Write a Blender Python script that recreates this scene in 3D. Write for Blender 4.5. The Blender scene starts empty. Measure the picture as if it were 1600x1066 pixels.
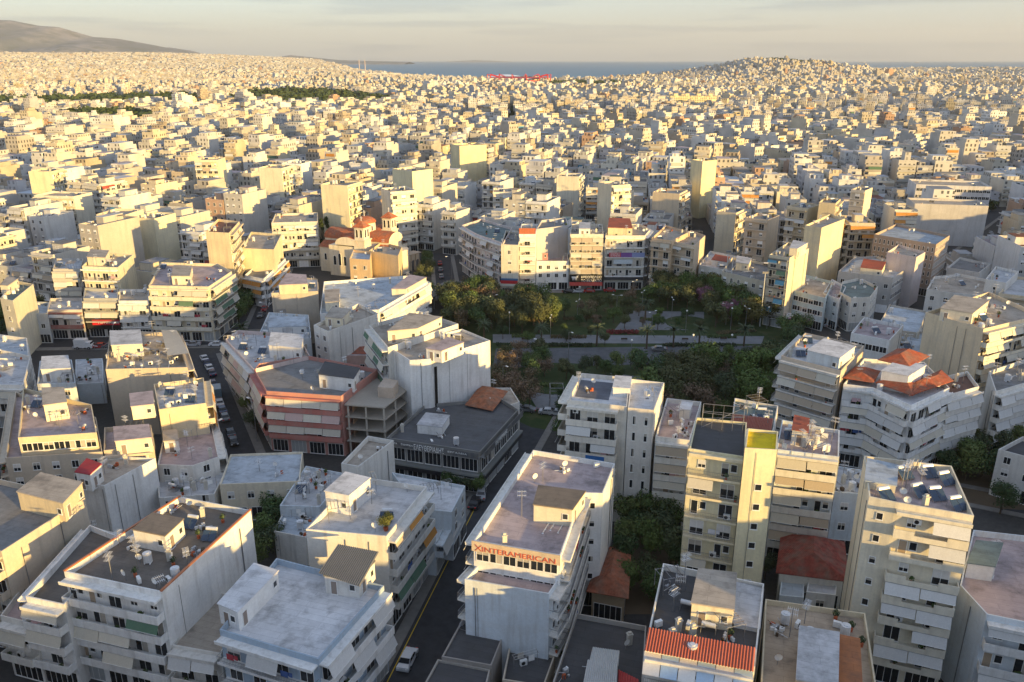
import bpy, math, random
import numpy as np
from mathutils import Vector, Matrix
R = math.radians
# ------------------------------------------------------------------ camera, sky, sun, exposure
scene = bpy.context.scene
col = scene.collection
CAM_H = 77.0
HAZE = 3.6e-5
FOC = 1260.0                                   # focal length in pixels of a 1600 px wide frame
PITCH = math.atan(440.0 / FOC)
cam_data = bpy.data.cameras.new('camera')
cam = bpy.data.objects.new('camera', cam_data)
col.objects.link(cam)
cam.location = (0, 0, CAM_H)
cam.rotation_euler = (math.pi / 2 - PITCH, 0, 0)
cam_data.sensor_width = 36
cam_data.lens = FOC / 1600 * 36
cam_data.clip_start = 1
cam_data.clip_end = 120000
scene.camera = cam

SUN_AZ, SUN_EL = R(131), R(7.0)                # azimuth clockwise from +Y
sun_dir = Vector((math.sin(SUN_AZ) * math.cos(SUN_EL), math.cos(SUN_AZ) * math.cos(SUN_EL), math.sin(SUN_EL)))
world = bpy.data.worlds.new('World')
scene.world = world
world.use_nodes = True
wn, wl = world.node_tree.nodes, world.node_tree.links
wn.clear()
sky = wn.new('ShaderNodeTexSky')
sky.sky_type = 'NISHITA'
sky.sun_disc = False
sky.sun_elevation = SUN_EL
sky.sun_rotation = SUN_AZ
sky.altitude = 100
sky.air_density = 1.0
sky.dust_density = 1.0
sky.ozone_density = 1.0
bg = wn.new('ShaderNodeBackground')
bg.inputs[1].default_value = 0.115
wout = wn.new('ShaderNodeOutputWorld')
wl.new(bg.outputs[0], wout.inputs[0])
# thin streaks of cloud low over the sea
tc = wn.new('ShaderNodeTexCoord')
mp = wn.new('ShaderNodeMapping'); mp.inputs['Scale'].default_value = (2.6, 2.6, 46)
nz = wn.new('ShaderNodeTexNoise'); nz.inputs['Scale'].default_value = 1.6; nz.inputs['Detail'].default_value = 5
rp = wn.new('ShaderNodeValToRGB'); rp.color_ramp.elements[0].position = .50; rp.color_ramp.elements[1].position = .62
wl.new(tc.outputs['Generated'], mp.inputs[0]); wl.new(mp.outputs[0], nz.inputs[0]); wl.new(nz.outputs[0], rp.inputs[0])
cmul = wn.new('ShaderNodeMath'); cmul.operation = 'MULTIPLY'; cmul.inputs[1].default_value = .75
wl.new(rp.outputs[0], cmul.inputs[0])
hs = wn.new('ShaderNodeMix'); hs.data_type = 'RGBA'
wl.new(cmul.outputs[0], hs.inputs[0])
tint = wn.new('ShaderNodeMix'); tint.data_type = 'RGBA'; tint.blend_type = 'MULTIPLY'; tint.inputs[0].default_value = 1
tint.inputs[7].default_value = (.86, .98, 1.32, 1)
wl.new(sky.outputs[0], tint.inputs[6])
veil = wn.new('ShaderNodeMix'); veil.data_type = 'RGBA'; veil.inputs[0].default_value = .5; veil.inputs[7].default_value = (2.14, 2.38, 2.70, 1)   # even colour mixed into the whole sky to lift horizon and shade
wl.new(tint.outputs[2], veil.inputs[6])
wl.new(veil.outputs[2], hs.inputs[6])
cl2 = wn.new('ShaderNodeMix'); cl2.data_type = 'RGBA'; cl2.blend_type = 'MULTIPLY'; cl2.inputs[0].default_value = 1
cl2.inputs[7].default_value = (.66, .72, .82, 1)
wl.new(veil.outputs[2], cl2.inputs[6]); wl.new(cl2.outputs[2], hs.inputs[7])
wl.new(hs.outputs[2], bg.inputs[0])

sl = bpy.data.lights.new('sun', 'SUN')
sl.energy = 3.6
sl.angle = R(.6)
sl.color = (1.0, .66, .22)
so = bpy.data.objects.new('sun', sl)
col.objects.link(so)
so.rotation_euler = sun_dir.to_track_quat('Z', 'Y').to_euler()
so.location = (300, -300, 300)
vs = scene.view_settings
vs.view_transform = 'Standard'; vs.look = 'None'; vs.gamma = 1; vs.use_curve_mapping = False
vs.exposure = 1.34
scene.cycles.max_bounces = 5
scene.cycles.diffuse_bounces = 4
scene.cycles.volume_bounces = 0
scene.cycles.transparent_max_bounces = 6

SP, CP = math.sin(PITCH), math.cos(PITCH)
def gp(px, py, h=0.0):
    """the place on the level h metres above the ground that the survey picture shows at (px, py)"""
    x, y = (px - 800) / FOC, (py - 533) / FOC
    t = (CAM_H - h) / (SP + y * CP)
    return Vector((x * t, (CP - y * SP) * t))

# ------------------------------------------------------------------ materials
MAT = {}
def newmat(name, rough=.85, metal=0.0, spec=.3):
    m = bpy.data.materials.new(name); m.use_nodes = True
    b = m.node_tree.nodes['Principled BSDF']
    b.inputs['Roughness'].default_value = rough
    b.inputs['Metallic'].default_value = metal
    b.inputs['Specular IOR Level'].default_value = spec
    MAT[name] = m
    return m, m.node_tree.nodes, m.node_tree.links, b
def noise(nt, ln, scale, detail=4, stretch=None, coord='Object', rough=.6):
    t = nt.new('ShaderNodeTexCoord'); n = nt.new('ShaderNodeTexNoise')
    n.inputs['Scale'].default_value = scale; n.inputs['Detail'].default_value = detail; n.inputs['Roughness'].default_value = rough
    if stretch:
        m = nt.new('ShaderNodeMapping'); m.inputs['Scale'].default_value = stretch
        ln.new(t.outputs[coord], m.inputs[0]); ln.new(m.outputs[0], n.inputs[0])
    else:
        ln.new(t.outputs[coord], n.inputs[0])
    return n.outputs[0]
def maprange(nt, ln, src, a, b, c, d):
    m = nt.new('ShaderNodeMapRange')
    for i, v in enumerate((a, b, c, d)): m.inputs[i + 1].default_value = v
    ln.new(src, m.inputs[0]); return m.outputs[0]
def mix(nt, ln, a, b, f, blend='MIX'):
    m = nt.new('ShaderNodeMix'); m.data_type = 'RGBA'; m.blend_type = blend
    for s, v in ((0, f), (6, a), (7, b)):
        if hasattr(v, 'links'): ln.new(v, m.inputs[s])
        elif isinstance(v, tuple): m.inputs[s].default_value = (v[0], v[1], v[2], 1)
        else: m.inputs[s].default_value = v
    return m.outputs[2]
def grey(nt, ln, v):
    c = nt.new('ShaderNodeCombineColor')
    for i in range(3): ln.new(v, c.inputs[i])
    return c.outputs[0]
def objcol(nt): return nt.new('ShaderNodeObjectInfo').outputs['Color']

def coloured(name, rough=.85, dirt=.25, streak=True, big=.12, fine=2.5, metal=0, spec=.3, dark=(.30, .27, .23)):
    m, nt, ln, b = newmat(name, rough, metal, spec)
    base = objcol(nt)
    v = maprange(nt, ln, noise(nt, ln, big, 5), .3, .7, .84, 1.08)
    c = mix(nt, ln, base, grey(nt, ln, v), 1.0, 'MULTIPLY')
    v2 = maprange(nt, ln, noise(nt, ln, fine, 6), .35, .75, .92, 1.05)
    c = mix(nt, ln, c, grey(nt, ln, v2), 1.0, 'MULTIPLY')
    if streak:
        s = maprange(nt, ln, noise(nt, ln, .9, 5, (1, 1, .09)), .50, .78, 0, dirt)
        c = mix(nt, ln, c, dark, s)
        s = maprange(nt, ln, noise(nt, ln, .22, 3, (1, 1, 1.6), 'Object', .45), .56, .585, 0, dirt * .22)
        c = mix(nt, ln, c, (.50, .47, .42), s)
        s = maprange(nt, ln, noise(nt, ln, 3.2, 7, (1, 1, .5), 'Object', .75), .60, .74, 0, dirt * .5)
        c = mix(nt, ln, c, dark, s)
    else:
        s = maprange(nt, ln, noise(nt, ln, .35, 7, None, 'Object', .7), .48, .68, 0, dirt)
        c = mix(nt, ln, c, dark, s)
    if not streak and name == 'roofing':                        # felt strips and their seams
        t = nt.new('ShaderNodeTexCoord'); mp_ = nt.new('ShaderNodeMapping'); mp_.inputs['Rotation'].default_value = (0, 0, .31); br = nt.new('ShaderNodeTexBrick')
        br.inputs['Scale'].default_value = 1.0; br.inputs['Brick Width'].default_value = 7.0; br.inputs['Row Height'].default_value = 1.05; br.inputs['Mortar Size'].default_value = .03
        br.inputs['Color1'].default_value = (1, 1, 1, 1); br.inputs['Color2'].default_value = (.86, .86, .86, 1); br.inputs['Mortar'].default_value = (.66, .66, .66, 1)
        ln.new(t.outputs['Object'], mp_.inputs[0]); ln.new(mp_.outputs[0], br.inputs[0]); c = mix(nt, ln, c, br.outputs[0], .8, 'MULTIPLY')
    ln.new(c, b.inputs['Base Color'])
    return m
coloured('plaster', dirt=.50)
coloured('fabric', rough=.9, dirt=.08, fine=5)
coloured('paint', rough=.4, dirt=.08, spec=.5)
coloured('roofing', rough=.95, dirt=.5, streak=False, big=.2, fine=1.2, dark=(.075, .07, .065))
coloured('concrete', rough=.95, dirt=.4, streak=True)
coloured('car_paint', rough=.25, dirt=.04, spec=.6)
def plain(name, c, rough=.7, metal=0, spec=.3, var=.15, sc=1.5):
    m, nt, ln, b = newmat(name, rough, metal, spec)
    v = maprange(nt, ln, noise(nt, ln, sc, 4), .3, .7, 1 - var, 1 + var)
    ln.new(mix(nt, ln, c, grey(nt, ln, v), 1.0, 'MULTIPLY'), b.inputs['Base Color'])
    return m
plain('glass', (.018, .022, .028), .12, 0, .6)
plain('void', (.02, .018, .017), .9)
plain('white', (.78, .78, .76), .5)
plain('metal', (.30, .30, .31), .45, .6)
plain('tank', (.68, .69, .70), .35, .3)
plain('solar', (.03, .055, .10), .15, 0, .7)
plain('rubber', (.015, .015, .015), .8)
plain('bark', (.09, .065, .045), .9)
plain('terracotta', (.45, .11, .045), .8, var=.3)
plain('letter_white', (.85, .85, .83), .5, var=.02)
plain('curtain', (.42, .39, .34), .9)
plain('letter_red', (.52, .12, .07), .5, var=.25, sc=3)
plain('yellow_line', (.62, .42, .03), .8)
plain('pavement', (.21, .20, .185), .9, sc=.8)
plain('paving', (.20, .205, .215), .9, sc=.3)
plain('asphalt_worn', (.105, .11, .12), .88, sc=.5, var=.2)
plain('soil', (.12, .09, .06), .95, sc=.3)
plain('lamp_white', (.86, .86, .84), .35)
plain('redpaint', (.55, .02, .025), .5)
m, nt, ln, b = newmat('tiles', .85)          # red roof tiles: rows of barrel ridges
w = nt.new('ShaderNodeTexWave'); w.inputs['Scale'].default_value = 1.5; w.inputs['Distortion'].default_value = .6
t = nt.new('ShaderNodeTexCoord'); ln.new(t.outputs['Object'], w.inputs[0])
v = maprange(nt, ln, noise(nt, ln, 1.4, 6), .3, .7, .55, 1.35)
c = mix(nt, ln, objcol(nt), grey(nt, ln, v), 1.0, 'MULTIPLY')
c = mix(nt, ln, c, (.22, .17, .13), maprange(nt, ln, noise(nt, ln, .5, 6), .42, .7, .05, .7))
bm_ = nt.new('ShaderNodeBump'); bm_.inputs['Strength'].default_value = .6; bm_.inputs['Distance'].default_value = .08
ln.new(w.outputs[1], bm_.inputs['Height']); ln.new(bm_.outputs[0], b.inputs['Normal']); ln.new(c, b.inputs['Base Color'])
# asphalt / ground
m, nt, ln, b = newmat('ground', .95)
g1 = maprange(nt, ln, noise(nt, ln, .04, 6), .35, .7, 0, 1)
c = mix(nt, ln, (.045, .046, .05), (.085, .08, .072), g1)
c = mix(nt, ln, c, grey(nt, ln, maprange(nt, ln, noise(nt, ln, 1.2, 5), .3, .7, .8, 1.2)), 1., 'MULTIPLY')
ln.new(c, b.inputs['Base Color'])
plain('asphalt', (.05, .052, .058), .88, sc=.6, var=.22)
# grass
m, nt, ln, b = newmat('grass', .95)
c = mix(nt, ln, (.028, .052, .016), (.05, .07, .022), maprange(nt, ln, noise(nt, ln, .3, 6), .35, .65, 0, 1))
c = mix(nt, ln, c, (.10, .085, .05), maprange(nt, ln, noise(nt, ln, .15, 5), .55, .7, 0, .7))
ln.new(c, b.inputs['Base Color'])
# leaves: object colour with light and dark clumps
m, nt, ln, b = newmat('leaf', .7, 0, .25)
v = maprange(nt, ln, noise(nt, ln, .9, 3), .3, .7, .6, 1.5)
oi = nt.new('ShaderNodeObjectInfo')
c = mix(nt, ln, oi.outputs['Color'], grey(nt, ln, v), 1.0, 'MULTIPLY')
ln.new(c, b.inputs['Base Color'])
# sea
m, nt, ln, b = newmat('sea', .45, 0, .3)
c = mix(nt, ln, (.035, .14, .22), (.05, .18, .27), maprange(nt, ln, noise(nt, ln, .0012, 5, (1, .25, 1)), .3, .7, 0, 1))
ln.new(c, b.inputs['Base Color'])
# far land
m, nt, ln, b = newmat('rock', .95)
c = mix(nt, ln, (.17, .175, .17), (.36, .33, .31), maprange(nt, ln, noise(nt, ln, .0016, 9, None, 'Object', .68), .45, .62, 0, 1))
c = mix(nt, ln, c, (.10, .11, .07), maprange(nt, ln, noise(nt, ln, .004, 7), .5, .65, 0, .7))
ln.new(c, b.inputs['Base Color'])
# distant buildings: colour from the mesh, windows from wall-space coordinates
m, nt, ln, b = newmat('distant_wall', .9)
at = nt.new('ShaderNodeVertexColor'); at.layer_name = 'Col'
uv = nt.new('ShaderNodeUVMap'); uv.uv_map = 'wall'
sx = nt.new('ShaderNodeSeparateXYZ'); ln.new(uv.outputs[0], sx.inputs[0])
def mth(op, a, bb=None):
    n = nt.new('ShaderNodeMath'); n.operation = op
    for i, v in enumerate((a, bb)):
        if v is None: continue
        if hasattr(v, 'links'): ln.new(v, n.inputs[i])
        else: n.inputs[i].default_value = v
    return n.outputs[0]
us, vs_ = mth('DIVIDE', sx.outputs[0], 2.6), mth('DIVIDE', sx.outputs[1], 3.0)
fu, fv = mth('FRACT', us), mth('FRACT', vs_)
cell = nt.new('ShaderNodeCombineXYZ'); ln.new(mth('FLOOR', us), cell.inputs[0]); ln.new(mth('FLOOR', vs_), cell.inputs[1])
wn2 = nt.new('ShaderNodeTexWhiteNoise'); wn2.noise_dimensions = '2D'; ln.new(cell.outputs[0], wn2.inputs['Vector'])
win = mth('MULTIPLY', mth('MULTIPLY', mth('GREATER_THAN', fu, .26), mth('LESS_THAN', fu, .68)),
          mth('MULTIPLY', mth('GREATER_THAN', fv, .18), mth('LESS_THAN', fv, .76)))
win = mth('MULTIPLY', mth('MULTIPLY', win, at.outputs['Alpha']), mth('GREATER_THAN', wn2.outputs[0], .2))
geo = nt.new('ShaderNodeNewGeometry')
nn = nt.new('ShaderNodeTexNoise'); nn.inputs['Scale'].default_value = .12; nn.inputs['Detail'].default_value = 4
ln.new(geo.outputs['Position'], nn.inputs[0])
c = mix(nt, ln, at.outputs['Color'], grey(nt, ln, maprange(nt, ln, nn.outputs[0], .3, .7, .82, 1.1)), 1., 'MULTIPLY')
c = mix(nt, ln, c, (.04, .04, .045), mth('MULTIPLY', win, .95))
ln.new(c, b.inputs['Base Color'])

WHITE = (.82, .82, .80); CREAM = (.78, .70, .54); BEIGE = (.60, .52, .41); GREY = (.46, .45, .42); YEL = (.74, .68, .46)
PINK = (.52, .25, .21); SAND = (.66, .57, .40); BLUEW = (.68, .74, .78); OFFW = (.76, .74, .69); LBLUE = (.40, .50, .60)
rGREY = (.26, .26, .26); rLIGHT = (.58, .585, .60); rPINK = (.50, .41, .41); rDARK = (.10, .10, .105); rBLUE = (.50, .56, .62); rBROWN = (.24, .20, .16)
rWHITE = (.72, .725, .74); rTAN = (.48, .42, .35); rGREEN = (.19, .25, .25)

# ------------------------------------------------------------------ mesh helpers
class MB:
    def __init__(s): s.v = []; s.f = []; s.m = []; s.mats = []
    def mi(s, name):
        if name not in s.mats: s.mats.append(name)
        return s.mats.index(name)
    def face(s, pts, mat):
        n = len(s.v); s.v += [tuple(p) for p in pts]; s.f.append(tuple(range(n, n + len(pts)))); s.m.append(s.mi(mat))
    def box(s, x0, x1, y0, y1, z0, z1, mat):
        n = len(s.v)
        s.v += [(x0, y0, z0), (x1, y0, z0), (x1, y1, z0), (x0, y1, z0), (x0, y0, z1), (x1, y0, z1), (x1, y1, z1), (x0, y1, z1)]
        for f in ((0, 3, 2, 1), (4, 5, 6, 7), (0, 1, 5, 4), (1, 2, 6, 5), (2, 3, 7, 6), (3, 0, 4, 7)):
            s.f.append(tuple(n + i for i in f)); s.m.append(s.mi(mat))
        return s
    def prism(s, poly, z0, z1, mat, top=True, bottom=False, topmat=None):
        n = len(s.v); k = len(poly)
        s.v += [(p[0], p[1], z0) for p in poly] + [(p[0], p[1], z1) for p in poly]
        for i in range(k):
            j = (i + 1) % k
            s.f.append((n + i, n + j, n + k + j, n + k + i)); s.m.append(s.mi(mat))
        if top: s.f.append(tuple(n + k + i for i in range(k))); s.m.append(s.mi(topmat or mat))
        if bottom: s.f.append(tuple(n + k - 1 - i for i in range(k))); s.m.append(s.mi(mat))
        return s
    def bar(s, a, b, r, mat, k=5, r2=None):
        a, b = Vector(a), Vector(b); d = b - a
        if d.length < 1e-6: return s
        q = d.to_track_quat('Z', 'Y'); n = len(s.v); r2 = r if r2 is None else r2
        for c, rr in ((a, r), (b, r2)):
            for i in range(k):
                s.v.append(tuple(c + q @ Vector((rr * math.cos(i * 6.2832 / k), rr * math.sin(i * 6.2832 / k), 0))))
        for i in range(k):
            j = (i + 1) % k
            s.f.append((n + i, n + j, n + k + j, n + k + i)); s.m.append(s.mi(mat))
        s.f.append(tuple(n + k + i for i in range(k))); s.m.append(s.mi(mat))
        s.f.append(tuple(n + k - 1 - i for i in range(k))); s.m.append(s.mi(mat))
        return s
    def add(s, other, mw):
        n = len(s.v)
        s.v += [tuple(mw @ Vector(p)) for p in other.v]
        s.f += [tuple(n + i for i in f) for f in other.f]
        s.m += [s.mi(other.mats[i]) for i in other.m]
    def mesh(s, name):
        me = bpy.data.meshes.new(name); me.from_pydata(s.v, [], s.f)
        for mm in s.mats: me.materials.append(MAT[mm])
        if len(s.mats) > 1: me.polygons.foreach_set('material_index', s.m)
        me.update(); return me
    def build(s, name, parent=None, color=None, loc=None, rz=0):
        return put(s.mesh(name), name, parent, color, loc, rz)
def put(me, name, parent=None, color=None, loc=None, rz=0, scale=None, kind=None):
    o = bpy.data.objects.new(name, me); col.objects.link(o)
    if parent is not None: o.parent = parent
    if loc is not None: o.location = loc
    if rz: o.rotation_euler = (0, 0, rz)
    if scale: o.scale = scale
    if color: o.color = (color[0], color[1], color[2], 1)
    if kind: o['kind'] = kind
    return o
def tag(o, label=None, cat=None, group=None, kind=None):
    for k, v in (('label', label), ('category', cat), ('group', group), ('kind', kind)):
        if v: o[k] = v
    return o
def empty(name, loc, rz=0):
    o = bpy.data.objects.new(name, None); col.objects.link(o); o.location = loc; o.rotation_euler = (0, 0, rz)
    o.empty_display_size = .5
    return o
def copy_tree(o, kids):
    """copy of a thing with its parts and their sub-parts"""
    c = o.copy(); col.objects.link(c)
    for ch in kids.get(o, ()):
        d = copy_tree(ch, kids); d.parent = c
    return c
CACHE = {}
def shared(key, fn):
    if key not in CACHE: CACHE[key] = fn()
    return CACHE[key]
def ccw(p):
    a = sum(p[i].x * p[(i + 1) % len(p)].y - p[(i + 1) % len(p)].x * p[i].y for i in range(len(p)))
    return a > 0
def inset(poly, d):
    out = []; k = len(poly)
    for i in range(k):
        a, b, c = poly[i - 1], poly[i], poly[(i + 1) % k]
        e1, e2 = (b - a).normalized(), (c - b).normalized()
        n1, n2 = Vector((-e1.y, e1.x)), Vector((-e2.y, e2.x))
        m_ = n1 + n2
        if m_.length < 1e-4: m_ = n1.copy()
        m_ = m_.normalized(); s = d / max(.35, m_.dot(n1)); out.append(b + m_ * s)
    return out
def inside(p, poly):
    r = False; k = len(poly)
    for i in range(k):
        a, b = poly[i], poly[i - 1]
        if (a.y > p.y) != (b.y > p.y) and p.x < (b.x - a.x) * (p.y - a.y) / (b.y - a.y) + a.x: r = not r
    return r
# ------------------------------------------------------------------ small repeated pieces (one mesh each, shared)
def t_frame(w, h, style):
    m = MB(); b = .07
    m.box(-w/2, -w/2 + b, -.07, -.005, 0, h, 'white'); m.box(w/2 - b, w/2, -.07, -.005, 0, h, 'white')
    m.box(-w/2 + b, w/2 - b, -.07, -.005, 0, b, 'white'); m.box(-w/2 + b, w/2 - b, -.07, -.005, h - b, h, 'white')
    if w > 1.0:
        k = max(1, round(w / .9) - 1)
        for i in range(k):
            x = -w/2 + w * (i + 1) / (k + 1); m.box(x - .03, x + .03, -.065, -.005, b, h - b, 'white')
    if style == 's': m.box(-w/2 + b, w/2 - b, -.06, -.01, h * .45, h - b, 'paint')
    if style == 'c': m.box(-w/2 + b, w/2 - b, -.06, -.01, b, h - b, 'paint')
    m.box(-w/2 - .06, w/2 + .06, -.12, -.005, -.06, 0, 'white')
    return m
def t_pane(w, h, v=0):
    if v == 1: return MB().box(-w/2 + .07, 0, -.035, -.004, .07, h - .07, 'glass').box(0, w/2 - .07, -.035, -.004, .07, h - .07, 'curtain')
    if v == 2: return MB().box(-w/2 + .07, w/2 - .07, -.035, -.004, .07, h * .62, 'glass').box(-w/2 + .07, w/2 - .07, -.04, -.004, h * .62, h - .07, 'curtain')
    return MB().box(-w/2 + .07, w/2 - .07, -.035, -.004, .07, h - .07, 'glass')
def t_slab(L, d, style):
    m = MB(); m.box(0, L, -d, 0, -.14, .04, 'plaster')
    if style == 'solid':
        m.box(0, L, -d, -d + .12, .04, 1.0, 'plaster'); m.box(0, .12, -d + .12, 0, .04, 1.0, 'plaster'); m.box(L - .12, L, -d + .12, 0, .04, 1.0, 'plaster')
    elif style == 'notch':
        x = L * .28
        m.box(0, x, -d, -d + .12, .04, 1.05, 'plaster'); m.box(x, L - x, -d, -d + .12, .04, .55, 'plaster'); m.box(L - x, L, -d, -d + .12, .04, 1.05, 'plaster')
        m.box(0, .12, -d + .12, 0, .04, 1.0, 'plaster'); m.box(L - .12, L, -d + .12, 0, .04, 1.0, 'plaster')
    else:
        m.box(0, L, -d, -d + .1, .04, .2, 'plaster')
    return m
def t_rail(L, d, fine=True):
    m = MB(); y = -d + .06; z0, z1 = (.2 if True else .04), 1.0
    m.box(0, L, y - .02, y + .02, z1, z1 + .05, 'metal'); m.box(0, L, y - .015, y + .015, .5, .53, 'metal')
    m.box(0, .04, y, 0, z1, z1 + .05, 'metal'); m.box(L - .04, L, y, 0, z1, z1 + .05, 'metal')
    n = max(2, int(L / (.22 if fine else .6)))
    for i in range(n + 1):
        x = (L - .03) * i / n; m.box(x, x + .025, y - .012, y + .012, .2, z1, 'metal')
    return m
def t_awning(w, drop=1.65, out=.85):
    m = MB(); n = len(m.v); z1 = 2.5; z0 = z1 - drop
    for dz in (0, -.04):
        m.v += [(0, 0, z1 + dz), (w, 0, z1 + dz), (w, -out, z0 + dz), (0, -out, z0 + dz)]
    for f in ((0, 3, 2, 1), (4, 5, 6, 7), (0, 1, 5, 4), (1, 2, 6, 5), (2, 3, 7, 6), (3, 0, 4, 7)):
        m.f.append(tuple(n + i for i in f)); m.m.append(m.mi('fabric'))
    m.bar((0, 0, z1 + .02), (w, 0, z1 + .02), .06, 'metal', 4); m.bar((0, -out, z0), (w, -out, z0), .035, 'white', 4)
    return m
def t_tank():
    m = MB(); m.bar((-.75, 0, 1.25), (.75, 0, 1.25), .27, 'tank', 10)
    return m
def t_panel():
    m = MB()
    for x0, x1 in ((-.95, -.03), (.03, .95)):
        a = [(x0, -1.55, .25), (x1, -1.55, .25), (x1, -.3, 1.15), (x0, -.3, 1.15)]
        n = len(m.v); m.v += a + [(p[0], p[1] + .05, p[2] - .08) for p in a]
        for k, f in enumerate(((0, 1, 2, 3), (7, 6, 5, 4), (0, 4, 5, 1), (1, 5, 6, 2), (2, 6, 7, 3), (3, 7, 4, 0))):
            m.f.append(tuple(n + i for i in f)); m.m.append(m.mi('solar' if k == 0 else 'metal'))
    return m
def t_stand():
    m = MB()
    for x in (-.8, .8):
        m.bar((x, .25, 0), (x, .05, 1.05), .03, 'metal', 4); m.bar((x, -.3, 0), (x, -.05, 1.05), .03, 'metal', 4); m.bar((x, -1.5, 0), (x, -1.5, .3), .03, 'metal', 4)
    m.bar((-.8, .1, .95), (.8, .1, .95), .025, 'metal', 4)
    for x in (-.8, .8): m.bar((x, -1.5, .03), (x, .25, .03), .03, 'metal', 4)
    return m
def t_antenna(h):
    m = MB(); m.bar((0, 0, 0), (0, 0, h), .05, 'metal', 5)
    for i, z in enumerate((h - .15, h - .75)):
        m.bar((-.6, 0, z), (.6, 0, z), .035, 'tank', 4)
        for k in range(6):
            x = -.55 + k * .22; m.bar((x, -.4, z), (x, .4, z), .025, 'tank', 3)
    return m
def t_dish():
    m = MB(); m.bar((0, 0, 0), (0, 0, 1.1), .04, 'metal', 5)
    n = len(m.v); k = 10
    for i in range(k):
        a = i * 6.2832 / k; m.v.append((.45 * math.cos(a), -.12 - .1, 1.2 + .45 * math.sin(a)))
    m.v.append((0, -.05, 1.15))
    for i in range(k): m.f.append((n + i, n + (i + 1) % k, n + k)); m.m.append(m.mi('white'))
    m.bar((0, -.2, .8), (0, -.6, 1.15), .015, 'metal', 3)
    return m
def t_unit():
    m = MB(); m.box(-.45, .45, -.2, .2, .12, .85, 'white'); m.box(-.4, -.3, -.2, .2, 0, .12, 'metal'); m.box(.3, .4, -.2, .2, 0, .12, 'metal')
    m.bar((-.1, -.2, .48), (-.1, -.215, .48), .27, 'void', 12)
    return m
def t_chimney(h=1.5):
    m = MB(); m.box(-.3, .3, -.25, .25, 0, h, 'plaster'); m.box(-.38, .38, -.33, .33, h, h + .1, 'plaster'); m.box(-.2, .2, -.16, .16, h + .1, h + .35, 'concrete')
    return m
def t_plant():
    m = MB(); m.bar((0, 0, 0), (0, 0, .35), .16, 'terracotta', 6, .2); r = random.Random(3)
    for i in range(46):
        d = Vector((r.gauss(0, 1), r.gauss(0, 1), r.gauss(0, 1))).normalized(); p = Vector((0, 0, .75)) + d * .38 * r.uniform(.4, 1); t = d.orthogonal().normalized(); b = d.cross(t)
        m.face([p - t * .11, p + b * .11, p + t * .11, p - b * .11], 'leaf')
    return m
def t_watertank():
    m = MB(); m.bar((0, 0, .25), (0, 0, 1.5), .55, 'tank', 12); m.bar((0, 0, 1.5), (0, 0, 1.6), .3, 'tank', 10)
    for x in (-.35, .35):
        m.box(x - .06, x + .06, -.4, .4, 0, .25, 'concrete')
    return m
def t_frame_work():
    m = MB()
    for x in (-1.5, 1.5):
        for y in (-1.1, 1.1): m.bar((x, y, 0), (x, y, 2.2), .04, 'metal', 4)
    for y in (-1.1, 1.1): m.bar((-1.6, y, 2.2), (1.6, y, 2.2), .04, 'metal', 4)
    for i in range(7): m.bar((-1.5 + i * .5, -1.25, 2.25), (-1.5 + i * .5, 1.25, 2.25), .03, 'bark' if i % 2 else 'metal', 4)
    return m
def t_lines():
    m = MB()
    for y in (-1.6, 1.6): m.bar((0, y, 0), (0, y, 1.8), .04, 'metal', 4); m.bar((-.5, y, 1.75), (.5, y, 1.75), .03, 'metal', 4)
    for x in (-.45, 0, .45): m.bar((x, -1.6, 1.77), (x, 1.6, 1.77), .015, 'white', 3)
    m.box(-.46, -.44, -1.0, -.2, .9, 1.77, 'white'); m.box(.44, .46, .1, .9, 1.0, 1.77, 'curtain')
    return m
def t_junk(s):
    m = MB(); r = random.Random(s)
    for i in range(6):
        x, y, a, b, c = r.uniform(-.9, .7), r.uniform(-.7, .5), r.uniform(.15, .7), r.uniform(.15, .5), r.uniform(.15, .7); m.box(x, x + a, y, y + b, i * .01, c, r.choice(('bark', 'concrete', 'metal', 'white', 'terracotta')))
    for i in range(3): m.bar((r.uniform(-1, 0), r.uniform(-.8, .8), .05), (r.uniform(.3, 1.6), r.uniform(-.8, .8), r.uniform(.05, .8)), .04, r.choice(('bark', 'tank')), 4)
    return m
def t_pipe(L):
    m = MB(); m.bar((0, 0, .12), (L, 0, .12), .09, 'tank', 6); m.bar((L, 0, .12), (L, 0, .6), .09, 'tank', 6)
    for i in range(int(L) + 1): m.box(i - .08, i + .08, -.12, .12, 0, .06, 'concrete')
    return m

def sm(key, name, fn): return shared(key, lambda: fn().mesh(name))
def heater(root, p, rz):
    st = put(sm('stand', 'heater_stand', t_stand), 'solar_heater', root, None, p, rz)
    put(sm('tank', 'tank', t_tank), 'tank', st, None, (0, 0, 0)); put(sm('panel', 'panel', t_panel), 'panel', st, None, (0, 0, 0))
    return st

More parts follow.
